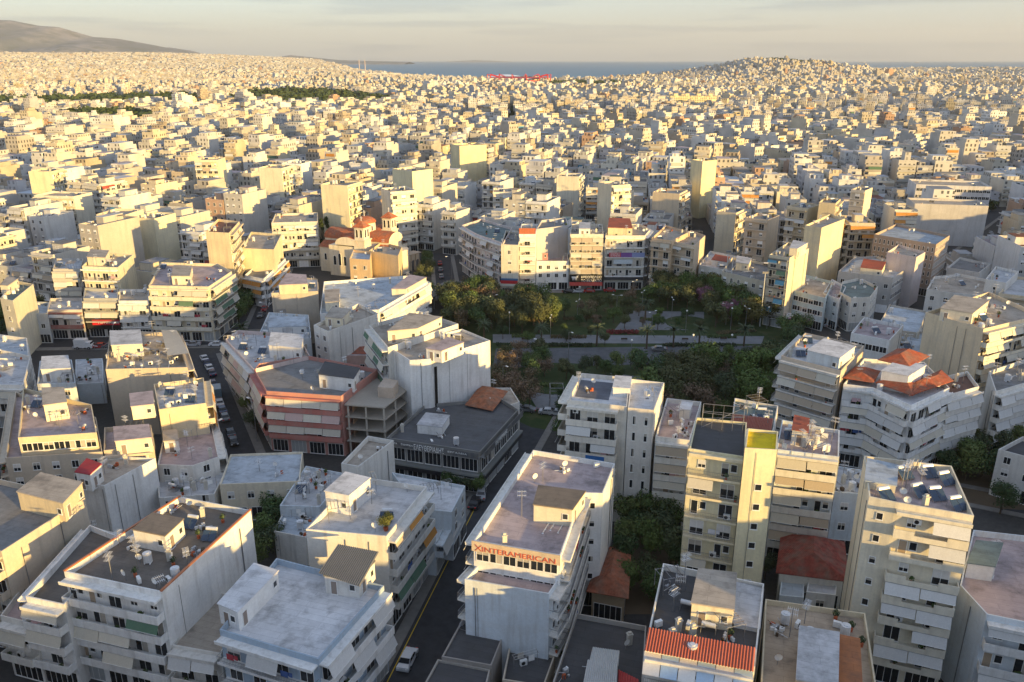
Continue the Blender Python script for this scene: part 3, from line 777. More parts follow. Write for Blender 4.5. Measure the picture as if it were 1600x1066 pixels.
bld('beige cube with a blank front wall and rooftop rooms, left of the long white building', [(424,458),(497,455),(496,436),(446,430)], 15, 'xxxx', (.50, .44, .36), rLIGHT,
    [([(436,446),(480,444),(478,430),(448,428)], 2.6, SAND, rPINK)], n=3, heat=1, ant=1, seed=34, ph=.4)
bld('long white angled building with awnings along its park side and a cream corner top', [(500,490),(592,484),(668,440),(648,430),(506,440)], 12, 'wamxx', WHITE, rBLUE,
    [([(612,452),(634,452),(666,434),(640,430)], 2.2, CREAM, rPINK), ([(508,472),(530,472),(530,452),(508,454)], 2.8, CREAM, rTAN)], n=3, heat=0, ant=1, aw='cw', seed=35)
# right half
r, c = bld('long white office block with red lettering across its front and a purple grey roof', [(740,845),(876,868),(911,770),(942,771),(961,724),(833,703)], 18.3, 'gmtxxr', WHITE, rPINK,
    [([(834,789),(894,797),(914,769),(842,760)], 2.6, CREAM, rBROWN)], tiers=[([(726,905),(858,928),(878,897),(752,877)], 14.6, 'xmxr', BLUEW, rPINK)], n=3, heat=0, ant=1, seed=36, ph=.8, trim=OFFW)
Q = [gp(x, y, 19.1) - c for x, y in ((740,845),(876,868))]
board(r, Q[0], Q[1], 17.7, 19.15, .02, 'plaster', 'sign_band', (.62, .50, .36), .15, -.02, 1.0)
u = (Q[1] - Q[0]).normalized(); L = (Q[1] - Q[0]).length; nn_ = Vector((u.y, -u.x))
p = Q[0] + u * L * .10 + nn_ * .2; text(r, 'INTERAMERICAN', (p.x, p.y, 17.85), u, 1.0, 'letter_red', width=L * .84)
p = Q[0] + u * L * .015 + nn_ * .2; text(r, '✕', (p.x, p.y, 17.9), u, 1.2, 'letter_red')
for k, (x, y) in enumerate(((848,833),(860,828),(872,832))): put(sm(('pipe4',), 'duct', lambda: t_pipe(4)), 'duct', r, None, tuple(gp(x, y, 18.4) - c) + (18.3,), 1.2)
bld('low dark concrete roof in front of the white office block', [(690,1026),(768,1040),(790,985),(722,968)], 7, 'xxxx', (.36, .33, .30), rDARK, n=0, heat=0, ant=0, seed=37, ph=.25)
bld('low building with a dark mottled roof at the bottom edge by the street', [(640,1110),(745,1130),(766,1046),(684,1030)], 6.4, 'xxxx', (.40, .37, .33), rDARK, n=0, heat=0, ant=0, seed=38, ph=.3)
bld('low beige yard wall building below the white office block', [(785,1062),(850,1072),(868,1022),(796,1008)], 5.5, 'xxxx', BEIGE, rDARK, n=1, heat=0, ant=0, seed=39, ph=.6)
r, c = bld('wide low building with a dark grey roof carrying white corrugated sheds', [(842,1130),(1000,1135),(1010,978),(900,958)], 8, 'xxxx', (.45, .42, .38), rDARK, n=3, heat=0, ant=0, seed=40, ph=.7)
for k, q in enumerate((((905,1100),(962,1108),(965,1040),(918,1034)), ((920,1036),(966,1040),(968,1020),(926,1014)))):
    a_ = [gp(x, y, 10.2) for x, y in q]; sheet_roof(r, c, [(*p, 10.2 + .3 * (i > 1)) for i, p in enumerate(a_)], (.62, .62, .60), 16)
a_ = [gp(x, y, 10) for x, y in ((964,1120),(1000,1120),(998,1062),(966,1046))]; sheet_roof(r, c, [(*p, 10.0) for p in a_], (.5, .05, .05), 8)
r, c = bld('tumbledown house with an orange tiled roof beside the dark trees', [(925,922),(976,932),(980,868),(946,852)], 4.6, 'wxxx', (.42, .33, .22), rTAN, n=0, heat=0, ant=0, seed=41, ph=.1, gf=4.2)
hip(r, c, [(921,922),(978,932),(982,868),(946,852)], 4.75, 1.6, (.34, .11, .06))
r, c = bld('white block with rounded open balconies, a blue sign and a grey roof terrace', [(886,625),(968,634),(980,636),(984,590),(909,583)], 21.5, 'bxxxb', (.78, .74, .66), rWHITE,
    [([(958,606),(984,608),(986,590),(962,588)], 1.6, WHITE, rWHITE)], n=1, heat=0, ant=1, aw='w', seed=42, ph=.8, trim=(.78, .74, .66), depth=1.6)
o = MB(); 
q = [gp(x, y, 21.6) - c for x, y in ((898,619),(951,625),(958,598),(908,593))]; o.face([(*p, 21.53) for p in q], 'roofing'); o.build('roof_patch', r, (.16, .17, .20))
Q = [gp(x, y, 22.3) - c for x, y in ((886,625),(968,634))]
board(r, Q[0], Q[1], 12.3, 13.2, 1.62, 'paint', 'signboard', (.03, .16, .45), .08, .42, .78)
bld('slim white block with rows of arched windows, joined to the rounded balcony block', [(981,637),(1022,641),(1038,598),(986,592)], 21.5, 'vxxx', (.76, .73, .68), rWHITE, n=1, heat=0, ant=0, seed=43, ph=.8)
bld('block with blinds drawn over its balconies, between the arched window block and the yellow tower', [(1024,682),(1078,688),(1096,628),(1042,622)], 16.5, 'axxx', OFFW, rPINK,
    [([(1062,640),(1078,641),(1082,630),(1066,628)], 1.8, OFFW, rWHITE)], n=4, heat=0, ant=1, aw='cct', seed=44)
r, c = bld('pale yellow tower with a bright yellow painted stair shaft and scaffolding on its roof', [(1077,701),(1164,714),(1167,660),(1088,652)], 26, 'rxxx', YEL, rDARK,
    tiers=[([(1164,700),(1214,703),(1216,674),(1168,669)], 28.3, 'xxxx', YEL, (.80, .60, .02))], n=0, heat=0, ant=0, seed=45, ph=.4, aw='c', trim=(.74, .66, .46), depth=1.1)
A_, C_ = [gp(x, y, 28.7) - c for x, y in ((1164,700),(1214,703))]
for k in range(7):
    z = 22.5 - k * 3.0; d = C_ - A_; p = A_ + d * .55
    o = put(sm('slit', 'window', lambda: t_frame(.95, 1.0, 'n')), 'window', r, None, (p.x, p.y, z), math.atan2(d.y, d.x)); put(sm('slitp', 'pane', lambda: t_pane(.95, 1.0)), 'pane', o)
sc_ = MB(); q = [gp(x, y, 26.4) - c for x, y in ((1096,664),(1160,672),(1162,656),(1098,650))]
for i in range(4):
    a, b = q[i], q[(i + 1) % 4]; n = 4
    for k in range(n):
        p = a.lerp(b, k / n); sc_.bar((p.x, p.y, 26), (p.x, p.y, 28.4), .04, 'metal', 4)
    for z in (27.2, 28.4): sc_.bar((*a, z), (*b, z), .04, 'metal', 4)
sc_.bar((*q[0], 26), (*q[2], 28.4), .04, 'metal', 4); sc_.bar((*q[1], 28.4), (*q[3], 26), .04, 'metal', 4)
sc_.build('scaffold', r)
r, c = bld('grey green roofed block with red corrugated strip behind the yellow tower', [(1142,668),(1208,676),(1216,634),(1148,622)], 19.5, 'axxx', OFFW, rGREEN, n=3, heat=1, ant=2, aw='ct', seed=46, ph=.5)
a_ = [gp(x, y, 20) for x, y in ((1140,664),(1205,672),(1208,660),(1144,653))]; sheet_roof(r, c, [(a_[0].x, a_[0].y, 19.9), (a_[1].x, a_[1].y, 19.9), (a_[2].x, a_[2].y, 20.7), (a_[3].x, a_[3].y, 20.7)], (.36, .11, .07), 26)
bld('block with a pink roof terrace and cream blinds right of the yellow tower', [(1213,702),(1311,714),(1312,672),(1222,656)], 19.5, 'axxx', BLUEW, rPINK,
    [([(1238,672),(1262,676),(1264,655),(1242,650)], 2.6, OFFW, (.45, .12, .07))], n=5, heat=1, ant=3, aw='cct', seed=47, ph=.6, trim=OFFW)
bld('low white building squeezed in left of the cream tower with solar heaters', [(1300,768),(1345,772),(1352,735),(1308,728)], 11, 'wxxx', BLUEW, rLIGHT, n=4, heat=0, ant=0, seed=48, ph=.4)
bld('cream tower with white roller awnings and rows of solar heaters on its roof', [(1358,776),(1400,785),(1522,806),(1487,728),(1350,712)], 25.5, 'tnxxx', (.76, .70, .55), rPINK,
    [([(1352,752),(1400,760),(1402,728),(1356,718)], 1.0, (.74, .70, .58), rBLUE)], n=2, heat=7, ant=2, aw='ww', seed=49, ph=.9, trim=(.76, .71, .58), depth=1.2)
bld('white and pale blue building with a broad pink terrace at the right edge', [(1500,914),(1542,960),(1690,990),(1720,850),(1521,828)], 13.5, 'xbxxx', BLUEW, rPINK,
    [([(1512,880),(1554,886),(1566,850),(1526,846)], 2.2, WHITE, rGREEN)], n=1, heat=1, ant=1, seed=50, aw='w', trim=WHITE)
r, c = bld('old house with a dark red hipped roof and small white annexes', [(1218,895),(1318,905),(1315,850),(1224,838)], 5.5, 'wxxx', OFFW, rDARK, n=0, heat=0, ant=0, seed=51, ph=.1, gf=5)
hip(r, c, [(1217,893),(1322,906),(1316,848),(1224,836)], 5.6, 2.2, (.26, .055, .04))
bld('small white flat roofed annex with one window in front of the dark red roof', [(1260,925),(1306,930),(1308,908),(1264,903)], 4.2, 'wxxx', WHITE, rLIGHT, n=0, heat=0, ant=0, seed=52, ph=.2, gf=1)
bld('white lean-to with a pale grey roof left of the small annex', [(1218,930),(1256,934),(1257,900),(1222,896)], 4.0, 'xxxx', BLUEW, rBLUE, n=0, heat=0, ant=0, seed=53, ph=.1, gf=1)
r, c = bld('bottom edge block with a red corrugated terrace cover, blue panels and a tan stair room', [(1008,1010),(1180,1042),(1194,912),(1036,880)], 16.5, 'rxxx', OFFW, rDARK,
    [([(1081,943),(1146,953),(1150,897),(1092,890)], 2.9, CREAM, rTAN), ([(1147,975),(1186,983),(1192,922),(1152,912)], .5, OFFW, rLIGHT)], n=5, heat=2, ant=2, seed=54, aw='t')
a_ = [gp(x, y, 17.8) for x, y in ((1007,1010),(1178,1043),(1180,1018),(1013,986))]
sheet_roof(r, c, [(a_[0].x, a_[0].y, 17.3), (a_[1].x, a_[1].y, 17.3), (a_[2].x, a_[2].y, 18.3), (a_[3].x, a_[3].y, 18.3)], (.40, .10, .055), 36, .06)
a_ = [gp(x, y, 16.5) for x, y in ((1003,1048),(1172,1082),(1178,1045),(1007,1012))]
for i in range(6):
    f0, f1 = i / 6 + .004, (i + 1) / 6 - .004
    q = [a_[0].lerp(a_[1], f0), a_[0].lerp(a_[1], f1), a_[3].lerp(a_[2], f1), a_[3].lerp(a_[2], f0)]
    m_ = MB(); m_.face([(*(p - c), 16.1 if k < 2 else 16.9) for k, p in enumerate(q)], 'fabric'); m_.face([(*(p - c), (16.1 if k < 2 else 16.9) - .05) for k, p in reversed(list(enumerate(q)))], 'fabric'); m_.build('canopy_panel', r, (.72, .70, .66) if i % 2 == 0 else (.42, .55, .68))
bld('warm lit roof terrace with a cluttered tan attic at the bottom edge', [(1186,1120),(1380,1140),(1352,958),(1196,936)], 13.5, 'xxxx', SAND, (.50, .40, .30),
    [([(1245,1062),(1308,1072),(1310,990),(1250,980)], 2.4, (.72, .55, .36), rLIGHT), ([(1310,1070),(1346,1076),(1342,1000),(1314,994)], 1.6, CREAM, (.45, .18, .08))], n=6, heat=1, ant=4, seed=55, ph=.7)
# right middle
bld('white roofed apartment block with drawn cream awnings facing the park', [(1221,556),(1314,580),(1350,540),(1258,520)], 19, 'axxr', (.56, .49, .40), rWHITE,
    [([(1262,548),(1312,560),(1336,542),(1288,530)], 3.0, BLUEW, rWHITE)], n=4, heat=2, ant=2, aw='cct', seed=56, trim=OFFW)
r, c = bld('white stepped apartment block with red tiled hip roofs and notched balcony walls', [(1318,600),(1364,606),(1424,634),(1484,606),(1444,566),(1350,560)], 16.5, 'nnnxxx', WHITE, rWHITE,
    [([(1378,580),(1420,588),(1446,572),(1404,562)], 3.6, WHITE, rWHITE)], n=3, heat=1, ant=1, aw='cww', seed=57, trim=WHITE, depth=.8)
hip(r, c, [(1322,590),(1362,596),(1372,580),(1338,574)], 18.0, 1.0, (.36, .085, .04)); hip(r, c, [(1372,598),(1424,616),(1436,600),(1384,588)], 17.9, .9, (.36, .085, .04))
hip(r, c, [(1424,616),(1486,594),(1470,580),(1432,598)], 17.9, .9, (.36, .085, .04)); hip(r, c, [(1376,562),(1420,572),(1448,556),(1404,546)], 20.2, 1.4, (.36, .085, .04))
bld('block with a broad plain peach wall and sunlit cream balcony awnings', [(1447,488),(1537,514),(1628,492),(1545,456)], 22, 'xnxx', (.74, .62, .44), rTAN,
    [([(1470,482),(1520,490),(1545,470),(1492,462)], 2.8, CREAM, rTAN)], n=6, heat=2, ant=3, aw='cc', seed=58, trim=(.74, .68, .54))
bld('lower block with drawn grey awnings between the red hipped block and the peach wall', [(1472,620),(1530,604),(1512,580),(1460,592)], 15, 'axxx', OFFW, (.22, .13, .10), n=1, heat=0, ant=1, aw='w', seed=59)
bld('block with grey awnings at the right edge below the sunlit balconies', [(1556,612),(1680,576),(1650,545),(1545,580)], 14.5, 'axxx', OFFW, rGREY, n=3, heat=1, ant=1, aw='w', seed=60)
bld('pale corner house with a dark roof above the dark trees at the right edge', [(1560,702),(1700,740),(1720,700),(1598,682)], 8.5, 'wxxw', OFFW, rDARK, n=1, heat=0, ant=1, seed=61)
bld('white house with a curtained roof room, left of the plain peach wall', [(1330,520),(1390,532),(1412,508),(1350,496)], 14, 'gxxx', WHITE, rPINK, n=3, heat=1, ant=1, seed=62)
bld('low group with pale blue roofs behind the red hip roofs', [(1392,548),(1438,556),(1446,520),(1400,512)], 9, 'wxxx', OFFW, rBLUE, n=4, heat=1, ant=1, seed=63, ph=.4)
bld('low white roofed building with a rust stained wall left of the plain peach wall', [(1370,512),(1436,520),(1448,486),(1390,476)], 10, 'xxxx', (.55, .50, .42), rBLUE, n=2, heat=0, ant=0, seed=64, ph=.5)
# ------------------------------------------------------------------ row facing the park
r, c = bld('cream and pink corner block with long balcony rows facing the side street', [(721,352),(745,366),(786,380),(800,356),(752,342)], 17, 'rrxxx', (.66, .58, .56), rGREEN, n=4, heat=1, ant=1, seed=101, near=True, aw='w', trim=OFFW, group=None)
r, c = bld('corner block with a red and white shop sign and a blue band, facing the park', [(783,382),(810,383),(814,362),(790,360)], 17, 'wxxx', (.74, .68, .56), rGREY, n=1, heat=0, ant=1, seed=102, near=True)
Q = [gp(x, y, 17.9) - c for x, y in ((783,382),(810,383))]
board(r, Q[0], Q[1], 4.6, 5.8, 1.3, 'paint', 'signboard', (.62, .04, .05), .1); board(r, Q[0], Q[1], 3.7, 4.6, 1.3, 'paint', 'sign_band', (.7, .68, .6), .1); board(r, Q[0], Q[1], 5.8, 6.3, .4, 'paint', 'blue_band', (.05, .14, .30), 1.1)
r, c = bld('slim white block with an orange top awning beside the red and white shop sign', [(811,366),(837,366),(840,350),(815,350)], 19.5, 'axxx', WHITE, rTAN, n=1, heat=0, ant=1, seed=103, aw='cwc', near=True)
Q = [gp(x, y, 20.4) - c for x, y in ((811,366),(837,366))]; sheet_roof(r, c, [(*(Q[0] + c), 20.0), (*(Q[1] + c), 20.0), (*(Q[1] + c + Vector((0, 2.2))), 22.0), (*(Q[0] + c + Vector((0, 2.2))), 22.0)], (.55, .16, .05), 10, .03)
bld('low white house with a pink roof shed, left of the butcher shop', [(838,408),(889,408),(886,392),(840,392)], 9.5, 'wxxx', WHITE, rPINK,
    [([(840,396),(856,396),(856,388),(840,388)], 2.4, (.62, .25, .24), rPINK)], n=1, heat=0, ant=0, seed=104, near=True)
bld('grey block with a tall blank end wall behind the low white house', [(838,358),(888,352),(884,340),(846,344)], 20, 'xxxx', (.48, .48, .50), rGREY, n=2, heat=0, ant=1, seed=105, near=False)
r, c = bld('cream block with drawn awnings over a butcher shop with a black sign', [(891,366),(943,366),(941,350),(893,350)], 19, 'axxx', (.72, .68, .58), rTAN,
    [([(905,358),(922,358),(922,348),(906,348)], 2.6, WHITE, rLIGHT)], n=3, heat=0, ant=1, seed=106, aw='ct', near=True, gf=5.0)
Q = [gp(x, y, 19.9) - c for x, y in ((891,366),(943,366))]
L = (Q[1] - Q[0]).length; u = (Q[1] - Q[0]).normalized(); n_ = Vector((u.y, -u.x))
board(r, Q[0], Q[1], 3.0, 5.9, 1.4, 'paint', 'signboard', (.012, .012, .014), .15, 0, 1.02)
a_ = Q[0] + n_ * 1.5; b_ = Q[1] + n_ * 1.5; s_ = n_ * 1.6
sheet_roof(r, c, [(*(a_ + s_ + c), 2.3), (*(b_ + s_ + c), 2.3), (*(b_ + c), 3.2), (*(a_ + c), 3.2)], (.40, .05, .045), 12, .03, 'shop_awning')
for s, z, w in (('ΚΡΕΟΠΩΛΕΙΟ', 4.55, .62), ('ΤΟ ΕΚΛΕΚΤΟ', 3.3, .62)):
    p = Q[0] + u * L * .35 + n_ * 1.6; text(r, s, (p.x, p.y, z), u, 1.2, 'letter_white', width=L * w, extrude=.005)
m_ = MB(); g0 = Q[0] + u * L * .08 + n_ * 1.6                       # the white bull on the sign
for (x0, x1, z0, z1) in ((0, 2.0, 4.5, 5.2), (1.7, 2.4, 4.75, 5.4), (-.2, .05, 4.7, 5.25), (.15, .4, 3.9, 4.5), (.65, .85, 3.9, 4.5), (1.3, 1.5, 3.9, 4.5), (1.75, 1.95, 3.9, 4.5), (2.3, 2.5, 5.3, 5.6)):
    m_.box(x0 * .85, x1 * .85, -.05, 0, z0, z1, 'letter_white')
m_.build('bull_emblem', r, None, (g0.x, g0.y, 0), math.atan2(u.y, u.x))
r, c = bld('cream corner block with a red and blue banner along its third floor balcony', [(946,368),(1008,368),(1016,358),(1000,350),(950,350)], 18.5, 'mrrxx', (.68, .64, .57), rTAN,
    [([(950,356),(988,357),(984,342),(952,341)], 2.8, (.74, .66, .44), (.42, .11, .06))], n=3, heat=0, ant=1, seed=107, near=True, trim=WHITE, gf=5.0)
Q = [gp(x, y, 19.4) - c for x, y in ((946,368),(1008,368))]
board(r, Q[0], Q[1], 12.0, 13.6, 1.3, 'paint', 'banner', (.55, .05, .07), .06, .1, .40); board(r, Q[0], Q[1], 12.0, 13.6, 1.3, 'paint', 'banner', (.22, .10, .34), .06, .40, .68); board(r, Q[0], Q[1], 12.0, 13.6, 1.3, 'paint', 'banner', (.25, .30, .55), .06, .68, 1)
board(r, Q[0], Q[1], 9.6, 11.2, 1.3, 'paint', 'banner', (.55, .62, .68), .06, .22, .70); board(r, Q[0], Q[1], 3.8, 4.9, .3, 'paint', 'fascia', (.05, .05, .06), .9)
u = (Q[1] - Q[0]).normalized(); n_ = Vector((u.y, -u.x)); L = (Q[1] - Q[0]).length
for k in range(2):
    p = Q[0] + u * L * .13 + n_ * 1.4; text(r, ('ΙΔΙΩΤΙΚΟ', 'ΙΑΤΡΕΙΟ')[k], (p.x, p.y, 12.95 - k * .75), u, .75, 'letter_white', width=L * .24)
bld('tan block with many open balconies right of the banner block', [(1018,372),(1050,376),(1078,362),(1040,352)], 18, 'rxxx', (.62, .48, .33), rTAN, n=4, heat=1, ant=2, seed=108, near=False, aw='ct', trim=(.66, .52, .38))
bld('second tan balcony block with a cream end wall, beside the park trees', [(1052,378),(1085,384),(1102,368),(1080,360)], 17, 'rxxx', (.64, .53, .40), rTAN, n=4, heat=1, ant=2, seed=109, near=False, trim=(.68, .58, .45))
# row right of the park
bld('low white house row with a red tiled shed behind the tall park lamps', [(1092,414),(1142,424),(1160,402),(1110,392)], 9, 'wxxx', OFFW, rLIGHT, [([(1112,406),(1136,410),(1140,402),(1118,398)], 1.8, WHITE, (.35, .1, .07))], n=4, heat=1, ant=1, seed=110, near=False)
bld('cream two storey shop row right of the park', [(1128,424),(1196,440),(1206,412),(1144,402)], 9.5, 'wxxx', (.62, .57, .46), rGREY, [([(1150,410),(1170,413),(1174,404),(1152,400)], 2.6, CREAM, rLIGHT)], n=4, heat=1, ant=1, seed=111, near=False)
bld('narrow cream tower with dark balconies and a blue awning, right of the park', [(1202,398),(1234,403),(1264,388),(1232,378)], 21, 'rxxx', (.66, .60, .46), rTAN, [([(1234,388),(1246,389),(1262,380),(1240,376)], 3.0, CREAM, rLIGHT)], n=2, heat=0, ant=1, seed=112, near=True, aw='bgb', trim=(.2, .2, .18))
bld('pale turquoise shop house with large bay windows', [(1232,452),(1290,466),(1302,440),(1252,428)], 9.5, 'gxxx', (.55, .66, .68), rTAN, n=3, heat=0, ant=0, seed=113, near=True)
bld('white house with dark windows left of the blue banded corner house', [(1286,458),(1312,468),(1322,448),(1300,436)], 9, 'wxxx', WHITE, rPINK, n=2, heat=0, ant=1, seed=114, near=True)
bld('white corner house with a blue band below its windows', [(1312,456),(1330,466),(1360,464),(1372,448),(1344,434),(1316,440)], 9.5, 'wwwwxx', (.72, .70, .64), rGREEN, n=2, heat=0, ant=0, seed=115, near=True, trim=WHITE)
bld('grey block with a blue grey roof and long window band across the street', [(1310,424),(1395,434),(1420,418),(1370,400),(1335,402)], 11, 'wgxxx', (.50, .49, .47), rBLUE, [([(1345,418),(1378,422),(1384,410),(1350,405)], 2.6, CREAM, (.42, .1, .06))], n=3, heat=0, ant=1, seed=116, near=False)
bld('sunlit cream tower with a blank yellow wall above the right side of the park', [(1258,352),(1284,356),(1320,342),(1298,334)], 24, 'xxxx', (.76, .66, .44), rTAN, n=3, heat=0, ant=1, seed=117, near=False)
bld('modern office block with a blue grey roof and brown and blue striped facade', [(1366,366),(1463,382),(1484,368),(1400,350)], 17.5, 'vvxx', (.42, .33, .26), (.40, .46, .52), n=2, heat=0, ant=0, seed=118, near=False)
bld('pinkish white block with a rounded corner in front of the striped office block', [(1386,394),(1432,402),(1446,394),(1404,382)], 16, 'xxxx', (.62, .56, .55), rTAN, n=1, heat=0, ant=1, seed=119, near=False)
bld('long white curved front house behind the plain peach wall', [(1448,452),(1490,458),(1548,462),(1560,440),(1500,428),(1460,432)], 10, 'wwwxxx', OFFW, rTAN, n=6, heat=1, ant=2, seed=120, near=False)
bld('white house with a square window at the end of the curved front house', [(1540,436),(1572,442),(1592,424),(1556,416)], 13, 'txxx', OFFW, rLIGHT, n=2, heat=0, ant=1, seed=121, near=False)
bld('low building with a dark roof edged in red, by the side street', [(1480,418),(1530,426),(1548,412),(1500,402)], 8, 'xxxx', OFFW, rGREY, n=2, heat=0, ant=0, seed=122, near=False)
bld('warm lit long house with dark balcony at the right edge', [(1560,458),(1660,470),(1680,440),(1590,432)], 11, 'rxxx', (.68, .58, .42), rLIGHT, n=3, heat=1, ant=1, seed=123, near=False)
# left middle, along the boulevard
bld('cream apartment block with long balconies and drawn awnings at the boulevard corner', [(232,446),(326,448),(362,424),(340,412),(252,410)], 15.5, 'baxxx', (.70, .63, .48), rPINK, [([(268,432),(296,432),(300,416),(272,415)], 2.6, CREAM, rTAN)], n=4, heat=1, ant=2, seed=130, near=True, aw='ccg', trim=(.72, .67, .55))
bld('tall block with a broad plain peach front and small balconies on its right side', [(321,362),(358,364),(374,346),(340,342)], 24, 'xrxx', (.74, .62, .42), (.26, .12, .08), n=3, heat=0, ant=1, seed=131, near=False)
bld('cream block with a sunlit blank side wall and planted balconies', [(128,416),(184,418),(208,398),(150,394)], 17, 'rxxx', (.74, .68, .50), rTAN, [([(136,402),(164,403),(170,392),(142,390)], 2.6, CREAM, rTAN)], n=3, heat=1, ant=1, seed=132, near=True, aw='w', trim=WHITE)
bld('grey block with closed shutters left of the planted balcony block', [(82,420),(126,420),(130,404),(88,404)], 15, 'axxx', (.52, .50, .47), rLIGHT, n=3, heat=1, ant=1, seed=133, near=False)
bld('block with a blank cream wall turned to the right, near the left edge', [(0,466),(20,470),(52,444),(24,438)], 16, 'wxxx', (.72, .66, .50), rGREEN, [([(0,446),(12,447),(28,436),(12,433)], 2.5, CREAM, rTAN)], n=2, heat=0, ant=1, seed=134, near=False)
r, c = bld('narrow shop building with a bright red sign over a dark front', [(130,466),(184,466),(184,452),(132,450)], 11, 'axxx', (.42, .43, .42), rLIGHT, n=2, heat=0, ant=0, seed=135, near=True, aw='cw', gf=5)
Q = [gp(x, y, 11.9) - c for x, y in ((130,466),(184,466))]; board(r, Q[0], Q[1], 2.6, 6.0, .5, 'paint', 'shop_front', (.02, .018, .018), .1); board(r, Q[0], Q[1], 4.0, 5.6, .7, 'paint', 'signboard', (.62, .02, .03), .15, .18, .98)
u = (Q[1] - Q[0]).normalized(); n_ = Vector((u.y, -u.x)); p = Q[0] + u * (Q[1] - Q[0]).length * .35 + n_ * .88; text(r, 'ΠΙΤΣΑΡΙΑ', (p.x, p.y, 4.4), u, 1.0, 'letter_white', width=6)
bld('white block with closed blinds right of the red shop sign', [(185,470),(232,470),(232,452),(187,452)], 10.5, 'axxx', WHITE, rTAN, n=2, heat=0, ant=1, seed=136, near=False, aw='w')
bld('two storey house with a dark red balcony rim left of the red shop sign', [(74,484),(128,484),(128,466),(78,466)], 8, 'bxxx', (.62, .58, .54), rLIGHT, n=3, heat=0, ant=1, seed=137, near=False, trim=(.35, .14, .12), aw='w')
bld('grey blue shop house with two dark doors, left end of the shop row', [(14,490),(74,490),(76,472),(20,470)], 8, 'wxxx', (.50, .53, .56), rBLUE, n=2, heat=0, ant=1, seed=138, near=False)
bld('cream block with a lit blank wall turned to the left street', [(378,388),(428,390),(440,366),(392,362)], 16, 'xxxx', (.74, .66, .46), rTAN, n=2, heat=0, ant=1, seed=139, near=False)
bld('low balcony house with an orange awning below the lit cream block', [(382,430),(412,436),(446,404),(420,396)], 9, 'bbxx', WHITE, rGREY, n=2, heat=0, ant=1, seed=140, near=False, aw='o')
bld('grey block with black balcony bands left of the cypress trees', [(424,348),(496,346),(496,332),(430,334)], 17, 'bxxx', (.60, .58, .52), rTAN, n=3, heat=1, ant=1, seed=141, near=False, trim=(.62, .60, .54), aw='w')
